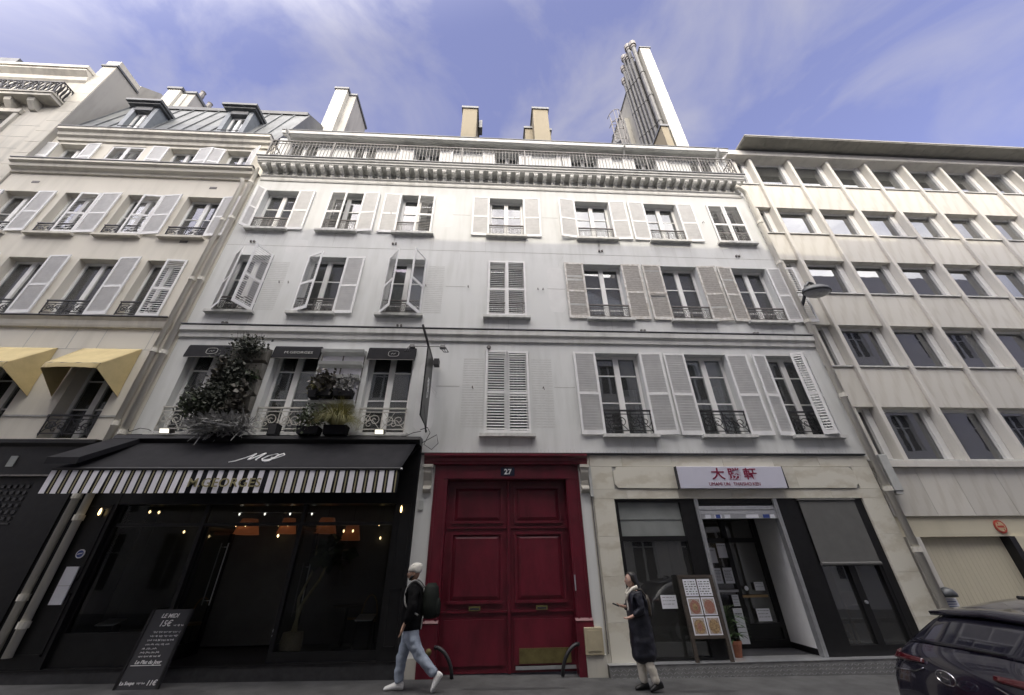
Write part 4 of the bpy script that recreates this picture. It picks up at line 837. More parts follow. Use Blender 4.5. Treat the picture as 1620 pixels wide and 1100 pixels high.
for x, y, z, lab in ((-7.62, 1.0, 2.83, 'small glowing bead standing in for a reflection at far left, first of a pair'), (-7.42, 1.0, 2.82, 'small glowing bead standing in for a reflection at far left, second of a pair'), (-7.0, 1.4, 2.45, 'tiny lit bulb low in the left restaurant window'), (-4.93, 1.5, 2.36, 'tiny lit bulb between the two dim orange shades'), (-2.62, 1.4, 2.58, 'tiny lit bulb behind the right edge of the restaurant window'), (-2.6, 1.6, 2.3, 'tiny lit bulb low behind the right edge of the restaurant window')):  # far-left pair is added in place of reflections in the glass
    t = thing('light_bulb', lab, 'lamp', (x, y, z)); MB().tube([(x, y, z + .03), (x, y, 3.1)], .004, 4).build('cord', 'black', t); MB().lathe([(.006, -.035), (.024, 0), (.006, .03)], (x, y, z), 8).build('bulb', 'bulb', t)
def round_table(x, y, lab):
    t = thing('bistro_table', lab, 'table', (x, y, FZ)); MB().lathe([(.30, .70), (.31, .72), (.30, .73)], (x, y, FZ), 20).build('tabletop', 'wood', t); MB().lathe([(.2, 0), (.19, .02), (.03, .04), (.03, .7)], (x, y, FZ), 12).build('pedestal', 'iron', t)
round_table(-3.0, 1.3, 'round bistro table just inside the right restaurant window'); round_table(-6.6, 1.4, 'round bistro table inside the left restaurant window')
def bin_(x, y, lab):
    t = thing('menu_lectern', lab, 'stand', (x, y, FZ)); MB().box(x - .13, x + .13, y - .1, y + .1, FZ, FZ + .55).build('body', 'black_matt', t); MB().hexa([(x - .16, y - .14, FZ + .55), (x + .16, y - .14, FZ + .55), (x + .16, y + .13, FZ + .62), (x - .16, y + .13, FZ + .62), (x - .16, y - .14, FZ + .57), (x + .16, y - .14, FZ + .57), (x + .16, y + .13, FZ + .64), (x - .16, y + .13, FZ + .64)]).build('top', 'steel', t)
bin_(-2.35, .4, 'black box stand with bright slanted top inside the right restaurant window'); bin_(-7.0, .42, 'black box stand with bright slanted top inside the left restaurant window')
t = thing('track_light', 'thin ceiling rail with four small bright spots inside the restaurant, above the doorway', 'lamp', (-4.7, .9, 2.78)); MB().tube([(-5.75, .9, 2.80), (-3.95, .9, 2.78)], .010, 5).build('rail', 'steel', t)
for x in (-5.6, -5.05, -4.5, -4.02): MB().lathe([(.006, -.03), (.02, 0), (.012, .02)], (x, .9, 2.76), 8).build('spot', 'bulb_white', t)
t = thing('bar_counter', 'long dark bar counter at the back of the restaurant', 'counter', (-5, 3.6, FZ)); MB().box(-7.5, -2.5, 3.4, 3.9, FZ, FZ + 1.05).build('front', 'wood', t); MB().box(-7.6, -2.4, 3.3, 3.95, FZ + 1.051, FZ + 1.10).build('top', 'steel', t)
def bistro_chair(x, y, lab):
    t = thing('bistro_chair', lab, 'chair', (x, y, FZ)); z = FZ
    MB().lathe([(.19, .44), (.2, .46), (.19, .48)], (x, y, z), 14).build('seat', 'wood_light', t)
    for sx in (-1, 1):
        for sy in (-1, 1): MB().tube([(x + sx * .17, y + sy * .17, z), (x + sx * .14, y + sy * .14, z + .44)], .014, 6).build('leg', 'iron', t)
    MB().tube([(x + .17 * math.cos(q * math.pi / 8), y + .16, z + .46 + .45 * math.sin(q * math.pi / 8)) for q in range(9)], .014, 6).build('backrest', 'wood_light', t)
bistro_chair(-2.55, 1.25, 'bistro chair right of the small table inside the right restaurant window'); bistro_chair(-3.0, 1.85, 'bistro chair behind the small table inside the right restaurant window'); bistro_chair(-6.1, 1.3, 'bistro chair beside the small table inside the left restaurant window')
# --- text helpers
def text(name, body, size, loc, mat, parent=None, align='CENTER', ext=.002, shear=0, offset=0, sx=1.0, rot=(R(90), 0, 0)):
    cu = bpy.data.curves.new(name, 'FONT'); cu.body = body; cu.size = size; cu.align_x = align; cu.extrude = ext; cu.shear = shear; cu.offset = offset; cu.resolution_u = 3
    ob = bpy.data.objects.new(name, cu); C.objects.link(ob); dg = bpy.context.evaluated_depsgraph_get(); dg.update()
    me = bpy.data.meshes.new_from_object(ob.evaluated_get(dg)); bpy.data.objects.remove(ob); bpy.data.curves.remove(cu)
    me.materials.clear(); me.materials.append(M[mat]); o = inst(name, me, parent, loc); o.rotation_euler = rot; o.scale = (sx, 1, 1); return o
# --- big awning
AW = thing('shop_awning', 'wide black canvas awning with black and white striped valance over the restaurant', 'awning', (-4.8, 0, 4.1))
Y0, Z0, Y1, Z1 = -.22, 4.10, -1.12, 3.32
xa, xb = -7.93, -1.73
b = MB(); nx, ny = 40, 8
for j in range(ny + 1):
    for i in range(nx + 1):
        u, v = i / nx, j / ny; sag = -.035 * math.sin(math.pi * v) - .006 * math.sin(u * 47 + v * 3) * math.sin(math.pi * v); b.v.append((xa + .1 * v + (xb - xa) * u, Y1 + (Y0 - Y1) * v, Z1 + (Z0 - Z1) * v + sag))
for j in range(ny):
    for i in range(nx): q = j * (nx + 1) + i; b.f.append((q, q + 1, q + nx + 2, q + nx + 1))
o = b.build('canopy', 'black_matt', AW, smooth=True); m_ = o.modifiers.new('thick', 'SOLIDIFY'); m_.thickness = .01
MB().prism_x([(.0, 4.02), (-.30, 4.02), (-.36, 4.10), (-.34, 4.17), (-.28, 4.19), (.0, 4.2)], -7.92, -1.56).build('housing', 'black', AW)
MB().tube([(xa - .01, Y1 - .01, Z1 - .01), (xb + .01, Y1 - .01, Z1 - .01)], .03, 8).build('front_bar', 'iron', AW)
MB().lathe([(.022, 0), (.022, .03)], (xb + .02, Y1 - .01, Z1 - .01), 8, 'x').build('end_cap', 'steel', AW)
b = MB(); b.hexa([(-8.05, -1.22, 3.38), (-7.50, -1.22, 3.38), (-7.35, -.1, 4.16), (-7.90, -.1, 4.16), (-8.05, -1.22, 3.50), (-7.50, -1.22, 3.50), (-7.35, -.1, 4.27), (-7.90, -.1, 4.27)]); b.build('side_cover', 'black_matt', AW)
b = MB()
for x in (-7.6, -2.0): b.tube([(x, -.1, 3.9), (x + (.9 if x < -5 else -.9), -.6, 3.55), (x, Y1 + .05, Z1 - .03)], .025, 6)
b.build('folding_arm', 'iron', AW)
vt, vb = Z1 - .02, Z1 - .43
pitch = (xb - xa) / 34; MB().box(xa, xb, Y1 - .012, Y1 - .006, vb, vt).build('valance', 'black_matt', AW)
st = MB().box(0, pitch * .50, -.018, -.0125, vb - vt - .006, 0).mesh('stripe', 'stripe_white'); sg = MB().box(0, pitch * .12, -.016, -.0125, vb, vt).mesh('pinstripe', 'stripe_gold')
for k in range(34):
    x = xa + k * pitch; o = inst('stripe', st, AW, (x, Y1, vt)); o.rotation_euler = (R(1.6 * math.sin(k * .9) - 1.2), R(.5 * math.sin(k * 1.7)), R(1.5 * math.sin(k * 1.3)))
    if not 13 <= k <= 20: inst('pinstripe', sg, AW, (x + pitch * .68, Y1, 0))
lt = text('lettering', 'M.GEORGES', .215, (xa + 17.0 * pitch, Y1 - .036, vb + .10), 'gold', AW, sx=1.12, offset=.002)
sl = Vector((0, Y0 - Y1, Z0 - Z1)).normalized(); aw_rot = math.atan2(Z0 - Z1, Y0 - Y1)
def on_canopy(x, u): return (x, Y1 + sl.y * u - .005 * sl.z, Z1 + sl.z * u + .010 - .035 * math.sin(math.pi * min(1, u / 1.19)))
b = MB()
for pts in ([(-.42, .04), (-.33, .10), (-.18, .30), (-.12, .42), (-.13, .16), (-.10, .16), (.02, .40), (.06, .44), (.02, .16), (.06, .12)], [(.36, .36), (.28, .42), (.17, .34), (.12, .2), (.18, .1), (.28, .12), (.33, .24), (.24, .25)], [(.16, .14), (.34, .2), (.46, .36), (.42, .43), (.34, .33), (.30, .1), (.2, .05)]):
    P3 = []
    for i in range(len(pts) - 1):
        for q in range(4):
            f = q / 4; P3.append(on_canopy(-4.62 + pts[i][0] * (1 - f) + pts[i + 1][0] * f, .22 + pts[i][1] * (1 - f) + pts[i + 1][1] * f))
    b.tube(P3, .013, 4)
b.build('monogram', 'chalk', AW)
# --- small black awnings over the three restaurant windows
for i, (a, c, lab) in enumerate(((-7.50, -6.42, 'small black window awning with round emblem, above the window beside the tall plant wall'), (-5.43, -4.33, 'small black window awning with faint lettering, middle one above the restaurant'), (-3.12, -1.98, 'small black window awning with round emblem, next to the black hanging sign'))):
    t = thing('window_awning', lab, 'awning', ((a + c) / 2, 0, 6.4), 'small black awnings above the restaurant')
    MB().prism_x([(-.002, 6.55), (-.06, 6.55), (-.085, 6.5), (-.125, 6.22), (-.125, 6.19), (-.09, 6.19), (-.002, 6.40)], a - .02, c + .02).build('canopy', 'black_matt', t)
    MB().box(a - .01, c + .01, -.13, -.115, 6.175, 6.19).build('hem', 'iron_grey', t)
    xm = (a + c) / 2 + .05; rx = math.atan2(.2, .08)
    if i != 1:
        b = MB(); n = 20; pts = []
        for k in range(n + 1):
            an = 2 * math.pi * k / n; px = .13 * math.copysign(abs(math.cos(an)) ** .6, math.cos(an)); pz = .085 * math.copysign(abs(math.sin(an)) ** .6, math.sin(an)); pts.append((xm + px, -.109 + pz * .14, 6.36 + pz * 1.0))
        b.tube(pts, .006, 4); b.tube([(xm - .06, -.112, 6.34), (xm - .02, -.107, 6.375), (xm, -.112, 6.34), (xm + .05, -.106, 6.38)], .006, 4); b.build('emblem', 'joint', t)
    else: text('lettering', 'M.GEORGES', .10, (xm, -.117, 6.32), 'joint', t, rot=(R(81), 0, 0), sx=1.3)
# --- hanging sign with its lamps
BS = thing('hanging_sign', 'tall narrow black banner sign standing out from the white wall beside the restaurant', 'sign', (-1.5, 0, 5.3))
MB().box(-1.515, -1.485, -.95, -.12, 4.45, 6.1).build('panel', 'black', BS); MB().tube([(-1.5, 0, 6.14), (-1.5, -1.75, 6.16)], .028, 6).build('arm', 'iron', BS)
MB().tube([(-1.5, -.05, 4.36), (-1.5, -.75, 4.75)], .02, 6).tube([(-1.5, 0, 4.4), (-1.5, -.14, 4.4)], .02, 6).build('brace', 'iron', BS)
b = MB()
for k in range(3): b.tube([(-1.482, -.5 + .09 * math.sin(q * 1.3 + k), 5.15 + .1 * k + .16 * math.cos(q * 1.1)) for q in range(8)], .008, 4)
b.build('emblem', 'chalk', BS)
SP = thing('sign_lamps', 'thin black bar crossing the banner sign with a caged spotlight at each end', 'lamp', (-1.55, -.6, 6.3))
MB().tube([(-1.95, -.55, 6.33), (-1.22, -.55, 6.33)], .01, 5).build('bar', 'iron', SP)
for x, s in ((-1.95, -1), (-1.22, 1)):
    h = MB().hexa([(x - .07, -.62, 6.28), (x + .07, -.62, 6.28), (x + .07, -.5, 6.28), (x - .07, -.5, 6.28), (x - .05, -.60, 6.36), (x + .05, -.60, 6.36), (x + .05, -.5, 6.36), (x - .05, -.5, 6.36)]).build('head', 'iron', SP)
    b = MB(); b.tube([(x - .06, -.62, 6.28), (x + s * .10 - .05, -.66, 6.12), (x + s * .10 + .06, -.66, 6.12), (x + .07, -.62, 6.28)], .012, 4).tube([(x, -.62, 6.28), (x + s * .1, -.66, 6.12)], .008, 4); b.build('guard', 'iron', h)
t = thing('spotlight', 'black box spotlight on the wall under the banner sign arm', 'lamp', (-1.4, -.1, 6.0)); MB().box(-1.45, -1.32, -.3, -.12, 5.98, 6.14).build('head', 'iron', t); MB().tube([(-1.39, -.2, 6.06), (-1.39, 0, 6.14)], .02, 6).build('bracket', 'iron', t)
# --- floodlights and box on the ledge
for x, lab in ((-6.93, 'small lit floodlight on the awning ledge below the first restaurant window'), (-2.45, 'small lit floodlight on the awning ledge below the third restaurant window')):
    t = thing('floodlight', lab, 'lamp', (x, -.3, 4.2)); MB().hexa([(x - .10, -.36, 4.2), (x + .10, -.36, 4.2), (x + .10, -.22, 4.26), (x - .10, -.22, 4.26), (x - .09, -.40, 4.30), (x + .09, -.40, 4.30), (x + .09, -.26, 4.34), (x - .09, -.26, 4.34)]).build('housing', 'iron_grey', t)
    MB().hexa([(x - .085, -.39, 4.215), (x + .085, -.39, 4.215), (x + .085, -.362, 4.215), (x - .085, -.362, 4.215), (x - .085, -.425, 4.29), (x + .085, -.425, 4.29), (x + .085, -.402, 4.29), (x - .085, -.402, 4.29)]).build('lens', 'lens', t)
t = thing('loudspeaker', 'small black outdoor box on the ledge under the middle restaurant window guard', 'speaker', (-4.77, -.2, 4.25)); MB().box(-4.86, -4.68, -.32, -.12, 4.2, 4.46).build('case', 'black_matt', t); MB().box(-4.845, -4.695, -.326, -.321, 4.22, 4.44).build('grille', 'iron', t)
b = MB(); rr = random.Random(9); pts = [(-8.0, -.05, 4.4)]
for k in range(36): pts.append((-7.9 + k * .18, -.08 - .05 * rr.random(), 4.3 + .07 * math.sin(k * 1.1) + .05 * rr.random()))
b.tube(pts, .009, 4); tag(b.build('cable', 'iron'), 'loose black cable sagging along the ledge above the striped awning', 'cable')
b = MB(); b.tube([(-1.62, -.1, 4.4), (-1.45, -.2, 4.42), (-1.38, -.2, 4.3), (-1.5, -.15, 4.05), (-1.33, -.1, 3.95), (-1.2, -.06, 4.1), (-1.25, -.05, 4.3), (-1.55, -.1, 4.1), (-1.75, -.2, 3.8)], .01, 4); tag(b.build('cable', 'iron'), 'tangled black cable looping at the right end of the big awning', 'cable')

# ------------------------------------------------------------------ plants on the facade
def leaves(mb, c, ext, n, size, rng, droop=.2):
    for _ in range(n):
        u, v, q = rng.gauss(0, .42), rng.gauss(0, .42), rng.gauss(0, .42)
        p = Vector((c[0] + max(-1, min(1, u)) * ext[0], c[1] + max(-1, min(1, v)) * ext[1], c[2] + max(-1, min(1, q)) * ext[2]))
        d = Vector((rng.gauss(0, 1), rng.gauss(-.3, 1), rng.gauss(-droop, .8))).normalized(); s = size * rng.uniform(.6, 1.3); side = d.orthogonal().normalized(); side.rotate(Matrix.Rotation(rng.uniform(0, 6.28), 3, d)); side *= s * .42
        mb.quad(p, p + d * s * .5 + side, p + d * s, p + d * s * .5 - side)
def twigs(mb, base, n, ln, rng, spread=.5, r=.006):
    for _ in range(n):
        d = Vector((rng.gauss(0, spread), rng.gauss(-.2, spread), 1)).normalized(); p = Vector(base); pts = [p]
        for k in range(4): d = (d + Vector((rng.gauss(0, .2), rng.gauss(0, .2), 0))).normalized(); p = p + d * ln / 4; pts.append(p)
        mb.tube(pts, r, 4, r2=r * .4)
rg2 = random.Random(21)
GW = thing('plant_wall', 'tall hanging plant wall of dark shaggy greenery between the first two restaurant windows', 'plant', (-6.0, 0, 4.3))
for k, z in enumerate((4.42, 4.84, 5.26, 5.68, 6.1)):
    MB().hexa([(-6.36, -.16, z), (-5.53, -.16, z), (-5.53, -.0, z - .05), (-6.36, -.0, z - .05), (-6.36, -.22, z + .3), (-5.53, -.22, z + .3), (-5.53, -.0, z + .36), (-6.36, -.0, z + .36)]).build('planter_pocket', 'trellis', GW)
lf = MB(); lb = MB(); lg = MB()
for z, n, xx in ((6.36, 620, .02), (5.95, 200, -.18), (5.55, 620, -.08), (5.15, 1000, -.2), (4.75, 1000, -.15)):
    leaves(lf, (-5.95 + xx, -.32, z), (.46, .22, .30), n, .072, rg2)
leaves(lf, (-6.28, -.4, 4.95), (.52, .26, .38), 1400, .07, rg2); leaves(lf, (-5.95, -.32, 5.3), (.40, .2, .6), 1000, .065, rg2)
for x, z, n in ((-6.25, 5.75, 90), (-5.72, 4.9, 160), (-5.68, 5.2, 120), (-6.3, 5.55, 90)): leaves(lb, (x, -.38, z), (.2, .14, .24), n, .11, rg2)
leaves(lg, (-6.5, -.45, 4.85), (.3, .2, .3), 260, .10, rg2); leaves(lg, (-5.62, -.3, 5.62), (.14, .1, .14), 60, .09, rg2)
stuff(lf.build('foliage', 'leaf_dark', GW)); stuff(lb.build('broad_leaf', 'leaf_brown', GW)); stuff(lg.build('green_foliage', 'leaf_mid', GW))
tw = MB()
for x in (-6.2, -6.0, -5.85): twigs(tw, (x, -.25, 6.4), 5, .42, rg2, .35)
twigs(tw, (-6.2, -.3, 4.6), 20, .7, rg2, .4); stuff(tw.build('stem', 'twig', GW)); lt_ = MB(); leaves(lt_, (-6.02, -.3, 6.66), (.3, .12, .12), 34, .06, rg2); stuff(lt_.build('tip_leaf', 'leaf_mid', GW))
def box_planter(x0, x1, y0, y1, z0, z1, nm, par, mat='black_matt'): 
    o = MB().hexa([(x0 + .02, y0 + .02, z0), (x1 - .02, y0 + .02, z0), (x1 - .02, y1 - .01, z0), (x0 + .02, y1 - .01, z0), (x0, y0, z1), (x1, y0, z1), (x1, y1, z1), (x0, y1, z1)]).build(nm, mat, par); return o
LV = thing('lavender_plant', 'grey wispy lavender bush spilling over the awning ledge below the plant wall', 'plant', (-5.8, -.4, 4.2)); box_planter(-6.05, -5.5, -.42, -.24, 4.2, 4.33, 'trough', LV)
sp = MB()
for _ in range(1500):
    x = rg2.gauss(-5.80, .27); p = Vector((max(-6.4, min(-5.25, x)), -.42 + rg2.gauss(0, .09), 4.24 + rg2.random() * .2)); d = Vector((rg2.gauss(0, .6), rg2.gauss(-.35, .5), rg2.uniform(-.35, 1))).normalized(); ln = rg2.uniform(.14, .34)
    sd_ = d.cross(Vector((0, 1, 0))).normalized() * .007; m_ = p + d * ln * .6; e = p + d * ln + Vector((0, 0, -.03)); sp.quad(p - sd_, p + sd_, m_ + sd_ * 1.3, m_ - sd_ * 1.3); sp.quad(m_ - sd_ * 2, m_ + sd_ * 2, e + sd_, e - sd_)
stuff(sp.build('foliage', 'leaf_grey', LV))
TR = thing('wall_planter', 'white shelved wall planter, mostly empty, between the second and third restaurant windows', 'planter', (-3.7, 0, 5.7))
MB().box(-4.24, -3.22, -.04, -.002, 4.95, 6.45).build('back_panel', 'stripe_white', TR)
for z in (6.36, 6.02, 5.66, 5.0): MB().hexa([(-4.24, -.2, z - .03), (-3.2, -.2, z - .03), (-3.2, -.041, z - .06), (-4.24, -.041, z - .06), (-4.24, -.22, z + .05), (-3.2, -.22, z + .05), (-3.2, -.041, z + .02), (-4.24, -.041, z + .02)]).build('shelf', 'cabinet', TR)
for x in (-4.25, -3.735, -3.21): MB().box(x - .012, x + .012, -.06, -.0415, 4.96, 6.44).build('batten', 'iron_grey', TR)
def potted(nm, lab, x, y, z, w, hgt, mat, n, size, ext, pot='black_matt', twig=6):
    t = thing(nm, lab, 'plant', (x, y, z)); box_planter(x - w / 2, x + w / 2, y - .13, y + .13, z, z + .16, 'pot', t, pot); lm = MB(); leaves(lm, (x, y - .02, z + .16 + ext[2] * .55), ext, n, size, rg2); stuff(lm.build('foliage', mat, t)); tm = MB(); twigs(tm, (x, y, z + .14), twig, hgt, rg2); stuff(tm.build('stem', 'twig', t)); return t
potted('potted_plant', 'dark red-leaved plant in a black pot on the white wall planter, left side', -3.97, -.22, 5.13, .46, .42, 'leaf_brown', 300, .12, (.32, .2, .34))
potted('potted_plant', 'fine feathery herb in a black pot on the white wall planter, right side', -3.46, -.22, 5.12, .42, .3, 'leaf_grey', 420, .06, (.26, .18, .28))
potted('potted_plant', 'yellow-green small bush at the lower left corner of the white wall planter', -4.12, -.24, 5.08, .2, .2, 'grass_tuft', 140, .07, (.18, .14, .2))
potted('potted_plant', 'bushy green plant in a black trough on the ledge, left of the grass tuft', -3.97, -.33, 4.2, .46, .5, 'leaf_mid', 420, .075, (.34, .2, .36))
GT = thing('ornamental_grass', 'big tuft of yellow-green grass in a black trough on the awning ledge', 'plant', (-3.4, -.33, 4.2)); box_planter(-3.66, -3.16, -.42, -.2, 4.2, 4.40, 'trough', GT)
gm = MB()
for _ in range(1000):
    a = rg2.uniform(0, 6.283); o_ = rg2.uniform(0, .07); q = Vector((-3.42 + math.cos(a) * o_ * 2, -.33 + math.sin(a) * o_, 4.40)); ow = rg2.uniform(0, 1.0) ** .7; d = Vector((math.cos(a) * ow * .7, math.sin(a) * ow * .45 - .12, 1)).normalized(); ln = rg2.uniform(.5, .78); wv_ = Vector((-d.y, d.x, .01)).normalized() * .0055; pts = [q]
    for k in range(7): d = (d + Vector((d.x * .2, d.y * .2, -(.10 + .13 * k) * (.35 + .75 * ow)))).normalized(); q = q + d * ln / 7; pts.append(q)
    for k in range(7): f = 1 - k / 8; g_ = 1 - (k + 1) / 8; gm.quad(pts[k] - wv_ * f, pts[k] + wv_ * f, pts[k + 1] + wv_ * g_, pts[k + 1] - wv_ * g_)
stuff(gm.build('blades', 'grass_tuft', GT))

# ------------------------------------------------------------------ small things on the restaurant front
t = thing('menu_card', 'tall white menu card on the black pilaster left of the restaurant', 'menu', (-7.72, 0, 1.45)); MB().box(-7.83, -7.61, -.068, -.046, 1.18, 1.77).build('card', 'paper', t); MB().box(-7.83, -7.61, -.0715, -.0685, 1.465, 1.472).build('fold', 'joint', t)
t = thing('round_sticker', 'blue and white oval sticker on the black pilaster above the menu card', 'sticker', (-7.72, 0, 1.97)); MB().lathe([(.075, -.035), (.075, -.05)], (-7.72, 0, 1.98), 18, 'y').build('rim', 'paper', t); MB().lathe([(.058, -.0505), (.058, -.053)], (-7.72, 0, 1.98), 18, 'y').build('disc', 'sticker_blue', t); MB().hexa([(-7.76, -.056, 1.965), (-7.68, -.056, 1.985), (-7.68, -.0535, 1.985), (-7.76, -.0535, 1.965), (-7.76, -.056, 1.98), (-7.68, -.056, 2.0), (-7.68, -.0535, 2.0), (-7.76, -.0535, 1.98)]).build('bar', 'paper', t)
CB = thing('chalkboard', 'tall black chalkboard menu leaning on the restaurant step', 'chalkboard', (-5.5, -.4, .07))
cbx, th = -5.53, math.atan2(.22, 1.03)
def on_board(u, v, d=.018): return (cbx + u, -.46 + v * math.sin(th) - d * math.cos(th), .07 + v * math.cos(th) + d * math.sin(th))
b = MB(); b.hexa([on_board(-.34, 0, 0), on_board(.34, 0, 0), on_board(.34, 0, -.03), on_board(-.34, 0, -.03), on_board(-.34, 1.05, 0), on_board(.34, 1.05, 0), on_board(.34, 1.05, -.03), on_board(-.34, 1.05, -.03)]); b.build('board', 'ink', CB)
b = MB()
for u in (-.34, .30): MB().hexa([on_board(u, 0, .012), on_board(u + .04, 0, .012), on_board(u + .04, 0, .0005), on_board(u, 0, .0005), on_board(u, 1.05, .012), on_board(u + .04, 1.05, .012), on_board(u + .04, 1.05, .0005), on_board(u, 1.05, .0005)]).build('frame', 'black', CB)

tr_ = (R(90) - th, 0, 0)
for body, sz, u, v in (('LE MIDI', .085, 0, .93), ('15€', .12, -.02, .81), ('Le Plat du Jour', .068, 0, .315), ('La Soupe', .06, -.17, .06), ('11€', .09, .2, .05)):
    text('chalk_writing', body, sz, on_board(u, v, .004), 'chalk', CB, rot=tr_, shear=.2, offset=.001)
b = MB()
for ln, (v, u0, u1) in enumerate(((.73, -.15, .26), (.675, -.17, .27), (.62, -.18, .2), (.565, -.18, .18), (.51, -.2, -.02), (.46, -.2, .05), (.41, -.2, .16), (.82, .13, .27), (.075, -.02, .12))):
    u = u0
    while u < u1:
        wl = rg2.uniform(.03, .08); b.tube([on_board(u + wl * q / 6, v + .013 * math.sin(q * 2.4 + ln) + rg2.uniform(-.004, .004), .004) for q in range(7)], .0035, 3); u += wl + .02
b.tube([on_board(-.25, .295, .004), on_board(.22, .295, .004)], .006, 4); stuff(b.build('chalk_scribble', 'chalk', CB))
WP = thing('potted_palm', 'tall bare-stemmed plant in a woven basket pot inside the right restaurant window', 'plant', (-3.62, .34, FZ))
MB().lathe([(.15, 0), (.19, .15), (.19, .3), (.17, .40)], (-3.62, .34, FZ), 14).build('basket', 'wicker', WP, smooth=True)
b = MB(); b.tube([(-3.64, .34, .65), (-3.58, .34, 1.1), (-3.36, .4, 1.5), (-3.22, .45, 2.0)], .035, 6, r2=.02).tube([(-3.58, .34, .65), (-3.66, .34, 1.2), (-3.5, .36, 1.7), (-3.55, .38, 2.1)], .03, 6, r2=.015); b.build('stem', 'bark', WP)
lm = MB(); leaves(lm, (-3.3, .6, 2.0), (.35, .25, .3), 60, .3, rg2); stuff(lm.build('foliage', 'leaf_mid', WP))

# ------------------------------------------------------------------ dark shopfront under the beige building
DS = thing('dark_shopfront', 'closed black shopfront with mesh shutter at the left edge under the beige building', 'shopfront', (-11, 0, 0))
MB().prism_x([(0, 3.42), (-.06, 3.42), (-.06, 4.0), (-.14, 4.06), (-.14, 4.14), (0, 4.16)], -15.6, -8.45).build('fascia', 'black', DS); MB().box(-15.6, -8.45, -.10, 0, 3.39, 3.419).build('ledge', 'iron_grey', DS)
MB().box(-15.6, -8.45, .0, .4, -.2, 3.39).build('front', 'black', DS); MB().box(-9.3, -8.5, -.03, -.002, .2, 3.38).build('pilaster', 'black', DS)
b = MB()
for i in range(26):
    for j in range(6): x = -12.4 + i * .12 + (j % 2) * .0; z = 2.6 + j * .12; b.box(x - .03, x + .03, -.022, -.002, z - .03, z + .03)
stuff(b.build('shutter_perforation', 'slate', DS))
b = MB()
for z in (2.5, 1.55, 1.3, 1.1): b.box(-12.5, -9.35, -.02, -.002, z, z + .025)
b.build('shutter_rail', 'slate', DS); MB().box(-10.02, -9.88, -.075, -.061, 3.58, 3.80).build('lamp_plate', 'frost', DS)

# ------------------------------------------------------------------ red carriage door
CD = thing('carriage_door', 'large dark red panelled double carriage door numbered 27', 'door', (.36, 0, 0))
b = MB(); b.prism_x([(0, 3.63), (-.10, 3.63), (-.11, 3.67), (-.13, 3.70), (-.13, 3.76), (-.19, 3.80), (-.19, 3.845), (0, 3.856)], -1.46, 2.13); b.build('door_cornice', 'red', CD)
b = MB(); b.box(-1.22, 1.93, -.025, .30, 3.33, 3.628); b.build('lintel', 'red', CD); MB().box(-1.0, 1.71, -.045, -.026, 3.345, 3.375).build('moulding', 'red', CD)
for x0, x1, xp in ((-1.22, -.93, -1.27), (1.64, 1.93, 1.6)):
    b = MB(); b.box(x0, x1, -.025, .30, .0, 3.328); j = b.build('jamb', 'red', CD)
    MB().box(x0 + .03, x0 + .06, -.04, -.026, .82, 3.3).box(x1 - .06, x1 - .03, -.04, -.026, .82, 3.3).build('moulding', 'red', j)
    MB().box(x0 - .03, x1 + .012, -.06, .2, -.06, .79).prism_x([(-.06, .79), (-.07, .80), (-.03, .84), (.1, .84), (.1, .79)], x0 - .03, x1 + .012).build('plinth', 'red', CD)
yl = .20
def leaf(x0, x1):
    l = MB().box(x0, x1, yl, yl + .07, .03, 3.34).build('door_leaf', 'red', CD); w_ = x1 - x0
    def field(a, c, z0, z1, nm='panel'):
        p = MB(); p.hexa([(a, yl - .004, z0), (c, yl - .004, z0), (c, yl, z0), (a, yl, z0), (a, yl - .004, z1), (c, yl - .004, z1), (c, yl, z1), (a, yl, z1)])
        i = .09; p.quad((a + i, yl - .03, z0 + i), (c - i, yl - .03, z0 + i), (c - i, yl - .03, z1 - i), (a + i, yl - .03, z1 - i))
        for q in (((a + .03, z0 + .03), (c - .03, z0 + .03), (c - i, z0 + i), (a + i, z0 + i)), ((c - .03, z0 + .03), (c - .03, z1 - .03), (c - i, z1 - i), (c - i, z0 + i)), ((c - .03, z1 - .03), (a + .03, z1 - .03), (a + i, z1 - i), (c - i, z1 - i)), ((a + .03, z1 - .03), (a + .03, z0 + .03), (a + i, z0 + i), (a + i, z1 - i))):
            p.quad((q[0][0], yl - .006, q[0][1]), (q[1][0], yl - .006, q[1][1]), (q[2][0], yl - .03, q[2][1]), (q[3][0], yl - .03, q[3][1]))
        o = p.build(nm, 'red', l); m = MB()
        for (aa, cc, dd, ee) in ((a - .02, c + .02, z0 - .03, z0 + .02), (a - .02, c + .02, z1 - .02, z1 + .03)): m.box(aa, cc, yl - .045, yl - .001, dd, ee)
        for (aa, cc) in ((a - .03, a + .015), (c - .015, c + .03)): m.box(aa, cc, yl - .04, yl - .001, z0 - .03, z1 + .03)
        m.build('moulding', 'red', l)
    field(x0 + .15, x1 - .15, 2.50, 3.19); field(x0 + .15, x1 - .15, 1.10, 2.28); 
    b = MB(); b.box(x0 + .02, x1 - .02, yl - .03, yl - .001, 2.375, 2.41).box(x0 + .02, x1 - .02, yl - .03, yl - .001, .925, .955).build('rail_moulding', 'red', l)
    MB().box(x0 + .09, x1 - .09, yl - .025, yl - .001, .14, .82).build('bottom_panel', 'red', l)
    xm = (x0 + x1) / 2; MB().box(xm - .11, xm + .11, yl - .05, yl - .03, .96, 1.03).build('letter_box', 'brass', l); MB().box(xm - .085, xm + .085, yl - .052, yl - .0505, .975, 1.005).build('slot', 'ink', l)
    return l
l1 = leaf(-.93, .385); l2 = leaf(.391, 1.64); MB().tube([(.385, yl - .02, .03), (.385, yl - .02, 3.34)], .035, 8).build('meeting_stile', 'red', CD)
